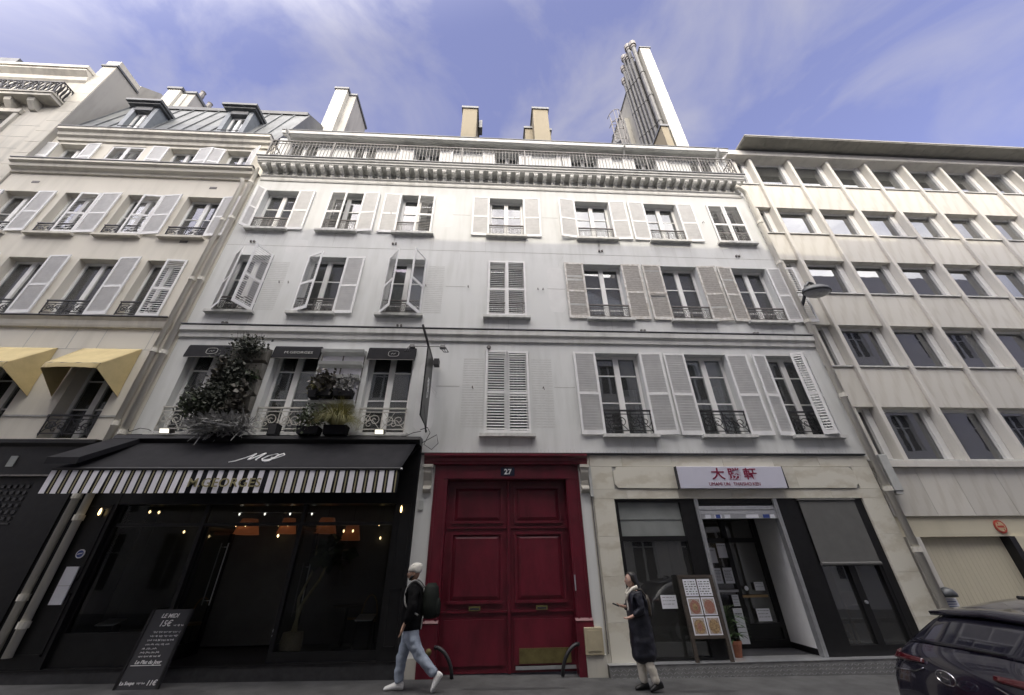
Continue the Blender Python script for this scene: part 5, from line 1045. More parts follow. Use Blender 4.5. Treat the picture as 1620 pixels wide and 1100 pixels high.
MB().box(.57, 1.52, yl - .045, yl - .026, .16, .38).build('kick_plate', 'brass', CD); MB().box(.50, 1.60, yl - .05, yl - .02, .075, .125).build('threshold_strip', 'steel', CD)
MB().tube([(1.66, -.05, 1.27), (1.66, -.05, 1.53)], .014, 8).tube([(1.66, -.02, 1.29), (1.66, -.05, 1.29)], .01, 6).tube([(1.66, -.02, 1.51), (1.66, -.05, 1.51)], .01, 6).build('pull_handle', 'steel', CD)
MB().lathe([(.05, 0), (.055, -.02), (.02, -.035)], (-1.05, -.062, .39), 14, 'y').build('boss', 'brass', CD)
t = thing('house_number', 'dark enamel house number plate reading 27 above the red door', 'sign', (.36, -.03, 3.48)); MB().box(.215, .515, -.055, -.047, 3.395, 3.575).build('plate', 'enamel_blue', t, bevel=.004); text('numeral', '27', .155, (.365, -.058, 3.428), 'chalk', t, sx=1.05, offset=.004)
for s, x0, lab in ((1, -.93, 'curved black iron wheel guard at the left foot of the red door'), (-1, 1.62, 'curved black iron wheel guard at the right foot of the red door')):
    b = MB(); b.tube([(x0 - s * .02 + s * .33 * math.sin(q * math.pi / 16), -.05 - .06 * math.sin(q * math.pi / 8), .02 + .44 * math.cos(q * math.pi / 16)) for q in range(9)], .032, 8); o = b.build('wheel_guard', 'iron', None, smooth=True); tag(o, lab, 'wheel guard')
MB().box(-1.56, -1.25, -.05, .2, -.12, .30).build('plinth_stone', 'limestone', WB); MB().box(1.965, 2.12, -.05, .2, -.12, .28).build('plinth_stone', 'limestone', WB)
t = thing('meter_box', 'beige meter cabinet on a stone block right of the red door', 'meter box', (1.9, 0, .3)); MB().box(1.745, 2.075, -.12, .02, .30, .70).build('cabinet', 'gas_box', t, bevel=.008); MB().box(1.79, 2.03, -.13, -.121, .36, .66).build('door', 'gas_box', t); MB().box(1.75, 2.11, -.09, .02, -.1, .295).build('block', 'limestone', t)
t = thing('conduit_box', 'narrow grey electrical box beside the stone bracket right of the red door', 'electrical box', (2.17, 0, 3.2)); MB().box(2.145, 2.205, -.08, .0, 2.96, 3.6).build('case', 'cabinet', t); MB().tube([(2.17, -.02, 2.96), (2.17, -.02, .3)], .012, 5).build('conduit', 'iron_grey', t)
MB().box(-1.50, -1.40, -.03, 0, 2.72, 2.9).build('intercom', 'cabinet', WB)

# ------------------------------------------------------------------ marble restaurant shopfront on the right
NF = thing('marble_shopfront', 'veined cream marble shopfront with black framed windows and recessed entrance', 'shopfront', (5.5, 0, 0))
SZ = .165
def slab(x0, x1, z0, z1, y=-.02): MB().box(x0 + .002, x1 - .002, y, .25, z0 + .002, z1 - .002).build('marble_slab', 'marble', NF)
for z0, z1 in ((-.1, .75), (.75, 1.5), (1.5, 2.2), (2.2, 2.92)): slab(2.215, 2.66, z0, z1); slab(8.27, 8.80, z0, z1)
for x0, x1 in ((2.215, 2.95), (2.95, 4.1), (4.1, 5.3), (5.3, 6.5), (6.5, 7.6), (7.6, 8.80)): slab(x0, x1, 2.92, 3.12); slab(x0, x1, 3.60, 3.845)
for x0, x1 in ((2.215, 2.70), (8.33, 8.80)): slab(x0, x1, 3.12, 3.60)
c = .09
for x0, x1 in ((2.70, 3.95), (3.95, 5.3), (5.3, 6.9), (6.9, 8.33)):
    if x0 == 2.70: poly = [(x0, 3.12 + c), (x0 + c * .3, 3.12 + c * .85), (x0 + c, 3.12 + .01), (x1, 3.12), (x1, 3.60), (x0 + c, 3.60), (x0 + c * .85, 3.60 - c * .7), (x0, 3.60 - c)]
    elif x1 == 8.33: poly = [(x0, 3.12), (x1 - c, 3.12), (x1 - c * .85, 3.12 + c * .7), (x1, 3.12 + c), (x1, 3.60 - c), (x1 - c * .3, 3.60 - c * .85), (x1 - c, 3.595), (x0, 3.60)]
    else: poly = [(x0, 3.12), (x1, 3.12), (x1, 3.60), (x0, 3.60)]
    MB().prism_y([(x + (.012 if x == 2.70 else -.012 if x == 8.33 else 0), z + (.010 if z < 3.3 else -.010)) for x, z in poly], -.045, .2).build('marble_panel', 'marble', NF)
MB().box(2.69, 8.34, -.002, .2, 3.12, 3.60).build('panel_recess', 'joint', NF)
MB().box(2.14, 2.213, -.005, .2, -.1, 3.845).build('edge_strip', 'limestone', NF)
st_ = MB(); st_.box(2.13, 8.86, -.17, .3, -.25, SZ - .008); st_.build('step', 'steel_sheet', NF); MB().box(2.12, 8.87, -.18, .3, SZ - .007, SZ).build('step_nosing', 'steel', NF)
b = MB()
for i in range(112):
    for j in range(3):
        x = 2.16 + i * .06 + (j % 2) * .03; z = -.02 + j * .055; s = 1 if (i + j) % 2 else -1
        b.hexa([(x - .02, -.174, z - .012 * s - .004), (x + .02, -.174, z + .012 * s - .004), (x + .02, -.1705, z + .012 * s - .004), (x - .02, -.1705, z - .012 * s - .004), (x - .02, -.174, z - .012 * s + .004), (x + .02, -.174, z + .012 * s + .004), (x + .02, -.1705, z + .012 * s + .004), (x - .02, -.1705, z - .012 * s + .004)])
stuff(b.build('tread_pattern', 'steel', NF))
K = 'black'; b = MB()
b.box(2.66, 2.74, .03, .16, SZ, 2.92).box(2.74, 4.10, .03, .16, 2.86, 2.92).box(2.74, 4.10, .03, .16, 2.10, 2.20).box(2.74, 4.10, .03, .16, SZ, .21); b.build('window_frame', K, NF)
MB().box(4.10, 4.42, .02, .18, SZ, 2.92).build('post', K, NF); MB().box(4.42, 6.28, .04, .18, 2.80, 2.92).build('head_panel', K, NF); MB().box(6.28, 6.74, .02, .18, SZ, 2.92).build('post', K, NF); MB().box(8.09, 8.27, .02, .18, SZ, 2.92).build('post', K, NF)
MB().box(2.74, 4.10, .09, .096, 2.20, 2.86).build('top_panel', 'frost', NF); MB().box(2.74, 4.10, .09, .096, .21, 2.10).build('pane', 'glass_cafe', NF); MB().box(2.74, 4.10, .11, .116, .21, .67).build('frosted_film', 'frost_green', NF)
MB().box(2.74, 4.10, .075, .089, 2.52, 2.535).build('panel_seam', 'frost', NF)
for x in (4.42, 6.20): MB().box(x, x + .08, -.01, .12, SZ, 2.92).box(x + .03, x + .05, -.022, -.011, SZ, 2.9).build('shutter_guide', 'steel', NF)
for k, z in enumerate((2.70, 2.615)): MB().hexa([(4.50, .03, z), (6.20, .03, z), (6.20, .1, z), (4.50, .1, z), (4.50, .045, z + .078), (6.20, .045, z + .078), (6.20, .1, z + .078), (4.50, .1, z + .078)]).build('shutter_slat', 'steel', NF)
o = MB().box(4.50, 6.20, .02, .1, 2.52, 2.61).build('shutter_bar', 'steel', NF)
for xx, ww, mm in ((4.6, .12, 'paper'), (4.80, .16, 'paper'), (5.02, .13, 'paper'), (5.5, .28, 'paper'), (4.83, .10, 'sticker_blue'), (5.88, .14, 'sticker_blue'), (6.04, .1, 'paper')): MB().box(xx, xx + ww, .014 if mm == 'sticker_blue' else .0165, .0195 if mm != 'sticker_blue' else .0163, 2.53, 2.60).build('sticker', mm, o)
b = MB(); b.box(6.74, 8.09, .03, .16, SZ, .33).box(6.74, 6.80, .03, .16, .33, 2.86).box(8.03, 8.09, .03, .16, .33, 2.86).box(7.36, 7.50, .03, .16, .33, 1.62).box(6.80, 8.03, .03, .16, 2.86, 2.92); b.build('window_frame', K, NF)
MB().box(6.80, 7.36, .09, .096, .33, 1.62).build('pane', 'glass_cafe', NF); MB().box(7.50, 8.03, .09, .096, .33, 1.62).build('pane', 'glass_cafe', NF)
MB().box(6.78, 8.06, -.005, .0, 1.68, 2.88).build('roller_blind', 'blind_grey', NF); MB().tube([(6.78, -.01, 1.66), (8.06, -.01, 1.66)], .035, 8).build('blind_bar', 'blind_grey', NF); MB().tube([(6.74, -.01, 2.89), (8.08, -.01, 2.89)], .02, 8).build('blind_roll', 'blind_grey', NF)
MB().tube([(7.43, .02, 1.0), (7.43, -.01, 1.0)], .03, 10).build('lock', 'steel', NF)
# recessed entrance
MB().box(4.42, 6.24, .181, 1.2, -.1, SZ - .002).build('entrance_floor', 'tile_floor', NF); MB().hexa([(6.24, .18, SZ), (6.28, .18, SZ), (6.36, 1.02, SZ), (6.30, 1.02, SZ), (6.24, .18, 2.78), (6.28, .18, 2.78), (6.36, 1.02, 2.78), (6.30, 1.02, 2.78)]).build('side_wall', 'white', NF)
MB().hexa([(6.236, .18, SZ), (6.28, .18, SZ), (6.36, 1.01, SZ), (6.296, 1.01, SZ), (6.236, .18, SZ + .1), (6.28, .18, SZ + .1), (6.36, 1.01, SZ + .1), (6.296, 1.01, SZ + .1)]).build('skirting', K, NF)
MB().box(4.42, 6.30, .18, 1.02, 2.62, 2.70).build('entrance_ceiling', 'room_mid', NF); MB().box(4.30, 4.42, .18, 1.02, SZ, 2.7).build('side_return', K, NF)
b = MB()
for x0, x1 in ((4.42, 4.52), (5.44, 5.54), (6.20, 6.30)): b.box(x0, x1, 1.0, 1.1, SZ, 2.62)
b.box(4.52, 6.2, 1.0, 1.1, 2.1, 2.2).box(4.52, 5.44, 1.0, 1.1, SZ, .24).box(4.52, 5.44, 1.0, 1.1, 1.14, 1.20).box(5.54, 6.2, 1.0, 1.1, SZ, .3).box(5.54, 6.2, 1.0, 1.1, .5, .58); b.build('entrance_frame', K, NF)
MB().box(4.52, 5.44, 1.05, 1.056, .24, 2.1).box(4.52, 6.2, 1.05, 1.056, 2.2, 2.62).build('pane', 'glass_cafe', NF)
d = MB().box(5.54, 6.2, 1.05, 1.056, .58, 2.1).build('door', 'glass_cafe', NF); MB().box(5.54, 6.2, 1.04, 1.06, .3, .5).build('door_rail', K, d); MB().box(5.50, 6.06, .93, .96, 1.045, 1.09).build('push_bar', 'wood_light', d); MB().lathe([(.045, .99), (.045, .985)], (5.65, 0, 1.21), 14, 'y').build('sticker', 'paper', d)
MB().box(5.01, 5.45, .97, .99, 1.145, 1.19).build('steel_rail', 'steel', NF)
b = MB(); b.box(2.6, 8.3, 4.0, 4.1, 0, 3.2); b.box(2.55, 2.6, .2, 4, 0, 3.2); b.box(8.3, 8.35, .2, 4, 0, 3.2); b.box(2.6, 8.3, .26, 4, 2.95, 3.05); b.build('inner_room', 'room', NF); MB().box(2.6, 8.3, .3, 4, .0, SZ - .01).build('inner_floor', 'tile_floor', NF)
# notices
def notice(x0, x1, z0, z1, y, lab, lines=3, mat='paper', drawing=False):
    t = thing('paper_notice', lab, 'notice', ((x0 + x1) / 2, y, z0)); MB().box(x0, x1, y - .004, y, z0, z1).build('sheet', mat, t)
    w_, h_ = x1 - x0, z1 - z0; b = MB(); rr = random.Random(int(x0 * 1000 + z0 * 77))
    for k in range(lines):
        z = z1 - h_ * (.15 + .75 * k / max(1, lines)); x = x0 + w_ * .1
        while x < x1 - w_ * .2: ww = w_ * rr.uniform(.06, .2); b.box(x, min(x + ww, x1 - w_ * .08), y - .0065, y - .0045, z - h_ * .03, z); x += ww + w_ * .05
    if lines: stuff(b.build('print_line', 'ink' if not drawing else 'leaf_dark', t))
notice(5.21, 5.42, 1.80, 2.09, .995, 'plain white sheet in the entrance pane, right of the top two', 1); notice(4.98, 5.16, 1.70, 2.0, .995, 'plain white sheet in the entrance pane, left of the top two', 1)
notice(4.98, 5.17, 1.305, 1.60, .995, 'printed menu sheet in the entrance pane, left of the middle two', 8); notice(5.22, 5.43, 1.305, 1.605, .995, 'printed menu sheet in the entrance pane, right of the middle two', 8)
notice(5.85, 6.06, 1.165, 1.325, .99, 'small square notice with symbols on the glass door above the wooden bar', 2); notice(5.73, 6.03, .617, .84, .99, 'white landscape notice on the glass door below the wooden bar', 3)
notice(5.27, 5.415, .89, 1.095, .99, 'small drawing sheet low in the entrance pane beside the palm', 3, drawing=True); notice(5.22, 5.42, .24, .855, .99, 'tall white poster standing behind the palm pot', 2, drawing=True)
notice(3.345, 3.65, .945, 1.165, .085, 'white notice in the left shop window behind the walking woman', 3)
for x, y, z, lab in ((5.59, 1.5, 1.99, 'glowing warm lamp seen through the entrance pane'), (6.84, .4, 2.02, 'small glowing wall lamp at the edge of the right shop window blind')):
    t = thing('wall_lamp', lab, 'lamp', (x, y, z)); MB().lathe([(.01, -.03), (.045, 0), (.03, .03), (.01, .04)], (x, y, z), 10).build('bulb', 'bulb', t, smooth=True); MB().tube([(x, y, z + .03), (x, y, z + .95 if y > 1 else z + .9)], .006, 4).build('stem', 'black', t)
# sign
SG = thing('shop_sign', 'white box sign with three red characters over the marble shop entrance', 'sign', (5.35, -.1, 3.12)); MB().hexa([(4.12, -.13, 3.115), (6.55, -.13, 3.115), (6.55, -.046, 3.115), (4.12, -.046, 3.115), (4.12, -.15, 3.575), (6.55, -.15, 3.575), (6.55, -.046, 3.575), (4.12, -.046, 3.575)]).build('box', 'sign_white', SG, bevel=.006)
for xe in (4.105, 6.552): MB().box(xe, xe + .013, -.15, -.046, 3.11, 3.58).build('end_cap', 'ink', SG)
rs = (R(90 + 2.5), 0, 0)
for ch, x in (('大', 5.035), ('勝', 5.41), ('軒', 5.775)): text('character', ch, .265, (x, -.1425, 3.32), 'sign_red', SG, rot=rs, offset=.0035, sx=1.2)
for wd, x in (('UMAMI', 4.93), ('UN', 5.19), ('THAI', 5.44), ('SHO', 5.65), ('KEN', 5.86)): text('word', wd, .098, (x, -.137, 3.17), 'sign_red', SG, rot=rs, offset=0, sx=.98)
# menu stand
MS = thing('menu_stand', 'dark wooden standing menu board with six photo sheets by the shop entrance', 'menu board', (4.05, 0, SZ))
def ms(x, z, y=0.0): return (x, -.135 + (z - SZ) * .075 + y, z)
def mbar(x0, x1, z0, z1, y0, y1): return [ms(x0, z0, y0), ms(x1, z0, y0), ms(x1, z0, y1), ms(x0, z0, y1), ms(x0, z1, y0), ms(x1, z1, y0), ms(x1, z1, y1), ms(x0, z1, y1)]
MB().hexa(mbar(3.72, 4.38, .52, 1.49, -.012, .012)).build('board', 'wood', MS)
for x in (3.70, 4.34): MB().hexa(mbar(x, x + .06, SZ, 1.50, -.025, .025)).build('leg', 'wood', MS)
for z in (1.45, .50): MB().hexa(mbar(3.76, 4.34, z, z + .05, -.025, .025)).build('rail', 'wood', MS)
for ci, x in enumerate((3.785, 4.065)):
    for ri, z in enumerate((1.15, .85, .55)):
        s_ = MB().hexa(mbar(x, x + .255, z, z + .28, -.018, -.0125)).build('menu_sheet', 'paper', MS)
        if ri == 0:
            b = MB(); rr = random.Random(ci)
            for k in range(6):
                xx = x + .02
                while xx < x + .22: ww = rr.uniform(.015, .05); b.hexa(mbar(xx, min(xx + ww, x + .24), z + .03 + k * .04, z + .03 + k * .04 + .013, -.022, -.0185)); xx += ww + rr.uniform(.01, .04)
            stuff(b.build('print_line', 'ink', s_))
        else:
            n = 14; pl = [ms(x + .127 + .10 * math.cos(q * 2 * math.pi / n), z + .13 + .11 * math.sin(q * 2 * math.pi / n), -.0225) for q in range(n)]; MB().quad(*[ms(x + u, z + v, -.0205) for u, v in ((.018, .02), (.237, .02), (.237, .26), (.018, .26))]).build('dish_photo', 'food_dark', s_); MB().quad(*pl).build('dish_bowl', 'food_red' if ri == 1 else 'food_tan', s_)
            pl = [ms(x + .127 + .05 * math.cos(q * 2 * math.pi / n), z + .13 + .06 * math.sin(q * 2 * math.pi / n), -.024) for q in range(n)]; MB().quad(*pl).build('dish_photo', 'food_tan' if (ci + ri) % 2 else 'food_red', s_)
PM = thing('potted_palm', 'leafy green palm in a terracotta pot beside the standing menu board', 'plant', (4.68, .25, SZ))
MB().lathe([(.09, 0), (.13, .2), (.14, .2), (.14, .25), (.115, .25), (.11, .2)], (4.68, .25, SZ), 16).build('pot', 'terracotta', PM, smooth=False); MB().lathe([(.112, .22), (.02, .235)], (4.68, .25, SZ), 12).build('soil', 'soil', PM)
b = MB(); rr = random.Random(4)
for k in range(44):
    a = rr.uniform(0, 6.283); base = Vector((4.68, .25, SZ + .24 + rr.uniform(0, .5))); ln = rr.uniform(.22, .42); d = Vector((math.cos(a) * .8, math.sin(a) * .5, rr.uniform(.1, .9))).normalized(); wv_ = Vector((-d.y, d.x, 0)).normalized(); q = base; pts = [q]
    for s in range(4): d = (d + Vector((0, 0, -.28))).normalized(); q = q + d * ln / 4; pts.append(q)
    for s, (f, g_) in enumerate(((.2, .9), (.9, 1), (1, .7), (.7, .05))): b.quad(pts[s] - wv_ * .032 * f, pts[s] + wv_ * .032 * f, pts[s + 1] + wv_ * .032 * g_, pts[s + 1] - wv_ * .032 * g_)
stuff(b.build('foliage', 'leaf_bright', PM)); b = MB()
for k in range(5): b.tube([(4.68 + .02 * k - .04, .25, SZ + .22), (4.66 + .04 * k - .06, .25, SZ + .8)], .012, 5)
b.build('stem', 'leaf_mid', PM)
def chair(x, y, lab):
    t = thing('dining_chair', lab, 'chair', (x, y, SZ), 'light wooden chairs inside the right shop window'); z = SZ
    MB().box(x - .2, x + .2, y - .2, y + .2, z + .43, z + .47).build('seat', 'paper', t)
    for sx in (-1, 1):
        MB().box(x + sx * .19 - .02, x + sx * .19 + .02, y - .2, y - .16, z, z + .43).build('leg', 'wood_light', t); MB().box(x + sx * .19 - .02, x + sx * .19 + .02, y + .16, y + .2, z, z + .95).build('leg', 'wood_light', t)
    MB().box(x - .17, x + .17, y + .165, y + .195, z + .7, z + .95).build('backrest', 'wood_light', t); MB().box(x - .17, x + .17, y - .19, y - .17, z + .15, z + .19).build('stretcher', 'wood_light', t)
chair(7.15, .75, 'light wood chair with white seat behind the left half of the right shop window'); chair(8.0, .85, 'light wood chair with white seat behind the right half of the right shop window')

# ------------------------------------------------------------------ street lamp on the wall
SL = thing('street_lamp', 'grey teardrop street lamp on a wall bracket between the white building and the office block', 'street lamp', (9.1, 0, 8.4))
b = MB(); b.tube([(9.02, .1, 8.15), (8.98, -.12, 8.2), (8.98, -.30, 8.38), (9.02, -.42, 8.62), (9.12, -.45, 8.74), (9.22, -.45, 8.70), (9.24, -.45, 8.6)], .045, 8); b.build('bracket', 'lampgrey', SL, smooth=True)
def blob(name, mat, par, c, rx, ry, z0, z1, prof, n=20, taper=.0):
    b = MB(); base = []
    for r, h in prof:
        for k in range(n):
            a = 2 * math.pi * k / n; x = math.cos(a) * r * rx; y = math.sin(a) * r * ry * (1 - taper * math.cos(a)); b.v.append((c[0] + x, c[1] + y, c[2] + z0 + (z1 - z0) * h))
    m = len(prof)
    for i in range(m - 1):
        for k in range(n): a = i * n + k; q = i * n + (k + 1) % n; b.f.append((a, q, q + n, a + n))
    b.f.append(tuple(range(n))); b.f.append(tuple((m - 1) * n + k for k in reversed(range(n)))); return b.build(name, mat, par, smooth=True)
blob('housing', 'lampgrey', SL, (9.22, -.45, 8.36), .40, .24, 0, .25, [(1, 0), (1.02, .2), (.93, .5), (.7, .8), (.35, 1)], taper=-.2); blob('lens', 'lampglass', SL, (9.22, -.45, 8.36), .37, .22, -.09, 0, [(.3, 0), (.7, .25), (.95, .7), (1, 1)], taper=-.2)

# ------------------------------------------------------------------ parked car
CAR = thing('parked_car', 'dark hatchback car parked at the kerb, only its rear corner in the frame at right', 'car', (4.22, -4.28, gz(4.5) - .13)); ph = R(-6)
def cw(x, y, z): x += .10 * (abs(y) / .85) ** 2.2 * max(0, 1 - x / 1.2); return (CAR.location.x + x * math.cos(ph) - y * math.sin(ph), CAR.location.y + x * math.sin(ph) + y * math.cos(ph), CAR.location.z + z)
ST = [(.02, .50, .30, .56, .82, .86, .86), (.0, .72, .5, .66, .84, .88, .88), (.06, .98, .60, .95, .84, .89, .90), (.20, 1.12, .70, 1.06, .84, .90, .90), (.42, 1.25, .69, 1.08, .85, .905, .90), (.72, 1.43, .65, 1.07, .86, .91, .90), (.9, 1.455, .63, 1.06, .86, .91, .90), (1.4, 1.545, .61, 1.04, .865, .91, .90), (2.2, 1.535, .60, 1.01, .87, .91, .90), (2.75, 1.30, .63, 1.0, .87, .91, .90), (3.15, 1.08, .68, .98, .86, .90, .90), (3.7, .98, .64, .92, .84, .89, .88), (4.15, .82, .55, .78, .78, .84, .84), (4.28, .62, .45, .58, .7, .76, .76)]
prof_n = 8
def car_sec(s):
    x, zt, wr, zb, wb, wm, wl = s; h = [(0, zt), (wr * .7, zt - .008), (wr, zt - .05 if zt > 1.0 else zt - .02), (wb, min(zb, zt - .06)), (wm, min(.80, zt - .1)), (wm, min(.55, zt - .15)), (wl, .32), (wl * .92, .20)]
    return [(x, -y, z) for y, z in reversed(h)] + [(x, y, z) for y, z in h[1:]]
b = MB(); secs = [car_sec(s) for s in ST]; k = len(secs[0])
for s in secs: b.v += [cw(*p) for p in s]
for i in range(len(secs) - 1):
    for j in range(k - 1): b.f.append((i * k + j, i * k + j + 1, (i + 1) * k + j + 1, (i + 1) * k + j))
    b.f.append((i * k + k - 1, i * k, (i + 1) * k, (i + 1) * k + k - 1))
b.f.append(tuple(range(k))); b.f.append(tuple((len(secs) - 1) * k + j for j in reversed(range(k))))
CAR_BODY = o = b.build('body', 'car', CAR, smooth=True); m_ = o.modifiers.new('smooth', 'SUBSURF'); m_.levels = 2; m_.render_levels = 2
def patch(name, mat, par, grid, th=.006, wrap=True):
    if wrap:   # refine so that the panel can follow the body
        def lerp(p, q, f): return tuple(p[i] + (q[i] - p[i]) * f for i in range(3))
        g2 = []
        for r in grid: g2.append([lerp(r[i], r[i + 1], f / 4) for i in range(len(r) - 1) for f in range(4)] + [r[-1]])
        grid = [[lerp(g2[i][j], g2[i + 1][j], f / 4) for j in range(len(g2[0]))] for i in range(len(g2) - 1) for f in range(4)] + [g2[-1]]
    b = MB(); n = len(grid[0])
    for r in grid: b.v += [cw(*p) for p in r]
    for i in range(len(grid) - 1):
        for j in range(n - 1): b.f.append((i * n + j, i * n + j + 1, (i + 1) * n + j + 1, (i + 1) * n + j))
    o = b.build(name, mat, par, smooth=True)
    if wrap: q = o.modifiers.new('wrap', 'SHRINKWRAP'); q.target = CAR_BODY; q.offset = .008; q.wrap_mode = 'ABOVE_SURFACE'
    s = o.modifiers.new('thick', 'SOLIDIFY'); s.thickness = th; s.offset = 0; return o
yy = [-.62, -.4, 0, .4, .62]
patch('rear_window', 'car_glass', CAR, [[(.24, y * 1.06, 1.14 - .03 * abs(y)) for y in yy], [(.42, y * 1.03, 1.25 - .03 * abs(y)) for y in yy], [(.62, y * .98, 1.38 - .02 * abs(y)) for y in yy]])
patch('spoiler', 'car', CAR, [[(.56, y * .97, 1.395 - .05 * abs(y)) for y in yy], [(.72, y * .97, 1.42 - .05 * abs(y)) for y in yy], [(.98, y * .95, 1.44 - .05 * abs(y)) for y in yy]], .035, False)
for s in (-1, 1):
    patch('side_window', 'car_glass', CAR, [[(.75, s * .83, 1.10), (1.2, s * .845, 1.07), (2.2, s * .855, 1.05), (2.85, s * .86, 1.04)], [(1.05, s * .70, 1.34), (1.3, s * .68, 1.41), (2.1, s * .68, 1.405), (2.5, s * .71, 1.33)]], .02)
    patch('tail_lamp', 'car_lamp', CAR, [[(.07, s * .34, .985), (.06, s * .55, .975), (.07, s * .78, .965), (.16, s * .90, .97), (.42, s * .918, .99)], [(.10, s * .34, 1.01), (.09, s * .55, 1.02), (.10, s * .78, 1.035), (.18, s * .895, 1.05), (.45, s * .913, 1.05)]], .03)
    patch('chrome_strip', 'chrome', CAR, [[(.015, s * .34, .955), (.03, s * .45, .90), (.06, s * .88, .84)], [(.015, s * .34, .965), (.03, s * .45, .912), (.06, s * .88, .852)]], .012)
for xx in (.82, 3.42):
    for s in (-1, 1):
        p = Vector(cw(xx, s * .80, .32)); d = Vector((math.sin(-ph), math.cos(ph), 0)) * .11 * s
        wh = MB().tube([p - d, p + d], .32, 24).build('wheel', 'rubber', CAR); MB().tube([p - d * .2, p + d * 1.03], .21, 16).build('rim', 'chrome', wh)
b = MB(); n = 20; b.tube([cw(-.025, -.0 + .095 * math.cos(2 * math.pi * q / n), .93 + .052 * math.sin(2 * math.pi * q / n)) for q in range(n + 1)], .006, 6)
b.tube([cw(-.025, .060, .900), cw(-.025, .028, .962)], .006, 6).tube([cw(-.025, -.028, .898), cw(-.025, -.060, .960)], .006, 6).tube([cw(-.025, .045, .936), cw(-.025, -.045, .924)], .006, 6); b.build('emblem', 'chrome', CAR)
patch('number_plate', 'plate', CAR, [[(-.03, y, .60) for y in (-.26, 0, .26)], [(-.022, y, .71) for y in (-.26, 0, .26)]], .01)
b = MB(); b.tube([cw(1.25, .05, 1.475), cw(1.15, .05, 1.53), cw(1.05, .05, 1.535)], .018, 6); b.build('roof_aerial', 'rubber', CAR)
b = MB(); b.tube([cw(.235, -.05, 1.15), cw(.25, -.36, 1.15)], .010, 5); b.build('rear_wiper', 'rubber', CAR)

# ------------------------------------------------------------------ people
WRK = bpy.data.textures.new('wrinkle', 'CLOUDS'); WRK.noise_scale = .11; WRK.noise_depth = 2
def skinned(name, pts, edges, mat, par, sub=2, root=0, wrinkle=0.0):
    """pts: list of ((x,y,z), rx, ry)"""
    me = bpy.data.meshes.new(name); me.from_pydata([p[0] for p in pts], edges, []); ob = bpy.data.objects.new(name, me); C.objects.link(ob)
    md = ob.modifiers.new('skin', 'SKIN'); md.use_smooth_shade = True
    ly = me.skin_vertices[0] if me.skin_vertices else None
    if ly is None:
        bpy.context.view_layer.objects.active = ob; ly = me.skin_vertices[0]
    for i, p in enumerate(pts): ly.data[i].radius = (p[1], p[2]); ly.data[i].use_root = (i == root)
    s = ob.modifiers.new('sub', 'SUBSURF'); s.levels = sub; s.render_levels = sub
    if wrinkle: q = ob.modifiers.new('folds', 'DISPLACE'); q.texture = WRK; q.strength = wrinkle; q.mid_level = .5; q.texture_coords = 'LOCAL'
    dg = bpy.context.evaluated_depsgraph_get(); dg.update(); m2 = bpy.data.meshes.new_from_object(ob.evaluated_get(dg)); bpy.data.objects.remove(ob)
    m2.materials.clear(); m2.materials.append(M[mat]); m2.polygons.foreach_set('use_smooth', [True] * len(m2.polygons)); m2.name = name; return inst(name, m2, par)
def chain(n, s=0): return [(s + i, s + i + 1) for i in range(n - 1)]
class Fig:
    def __init__(s, base): s.b = base
    def __call__(s, f, l, z): return (s.b[0] - f, s.b[1] - l, s.b[2] + z)   # facing -X
def hand_pts(F, w, d, curl, pts, ed, wi, sc=1.0):
    """palm + four fingers + thumb grown from the wrist vertex wi"""
    w = Vector(w); d = Vector(d).normalized(); side = Vector((0, 1, 0)); nrm = d.cross(side).normalized(); side = nrm.cross(d).normalized()
    def add(p, r): pts.append((F(*p), r, r)); return len(pts) - 1
    palm = add(w + d * .045 * sc, .026 * sc); ed.append((wi, palm)); pal2 = add(w + d * .085 * sc, .026 * sc); ed.append((palm, pal2))
    for k, ln in enumerate((.062, .072, .068, .052)):
        o = side * (.024 - .016 * k) * sc; a = add(w + d * .10 * sc + o, .0095 * sc); c_ = add(w + d * (.10 + ln * .5) * sc + o + nrm * curl * .012, .0088 * sc); e = add(w + d * (.10 + ln * .85) * sc + o + nrm * curl * .034, .0075 * sc)
        ed += [(pal2, a), (a, c_), (c_, e)]
    t1 = add(w + d * .05 * sc + side * .034 * sc, .011 * sc); t2 = add(w + d * .085 * sc + side * .046 * sc + nrm * curl * .012, .009 * sc); ed += [(palm, t1), (t1, t2)]
def person(label, base, scale, dat):
    F0 = Fig(base); t = thing('person', label, 'person', base); F = lambda f, l, z: F0(f * scale, l * scale, z * scale); return t, F
def head(par, F, f, z, skin, turn=0):
    """head mesh with brow, nose, mouth and chin from a deformed sphere, facing +f"""
    b = MB(); n, m = 20, 16
    for i in range(m + 1):
        th = math.pi * i / m
        for k in range(n):
            a = 2 * math.pi * k / n; x = math.sin(th) * math.cos(a); y = math.sin(th) * math.sin(a); zz_ = math.cos(th); X = x * .098; Y = y * .074; Z = zz_ * .118
            if zz_ < 0: X = X * (1 + .12 * zz_) + .012 * -zz_ * (1 if x > 0 else .2); Y *= 1 + .30 * zz_
            fr = max(0, x) ** 6 if x > 0 else 0
            ny = math.exp(-(Y / .016) ** 2)
            if x > .5: X += .028 * ny * math.exp(-((Z + .018) / .022) ** 2) + .008 * ny * math.exp(-((Z - .01) / .02) ** 2) + .009 * math.exp(-(Y / .03) ** 2) * math.exp(-((Z + .058) / .012) ** 2) - .010 * math.exp(-((abs(Y) - .032) / .014) ** 2) * math.exp(-((Z - .012) / .014) ** 2) + .010 * math.exp(-(Y / .03) ** 2) * math.exp(-((Z + .098) / .02) ** 2)
            b.v.append(F(f + X, Y, z + Z))
    for i in range(m):
        for k in range(n): b.f.append((i * n + k, i * n + (k + 1) % n, (i + 1) * n + (k + 1) % n, (i + 1) * n + k))
    return b.build('head', skin, par, smooth=True)
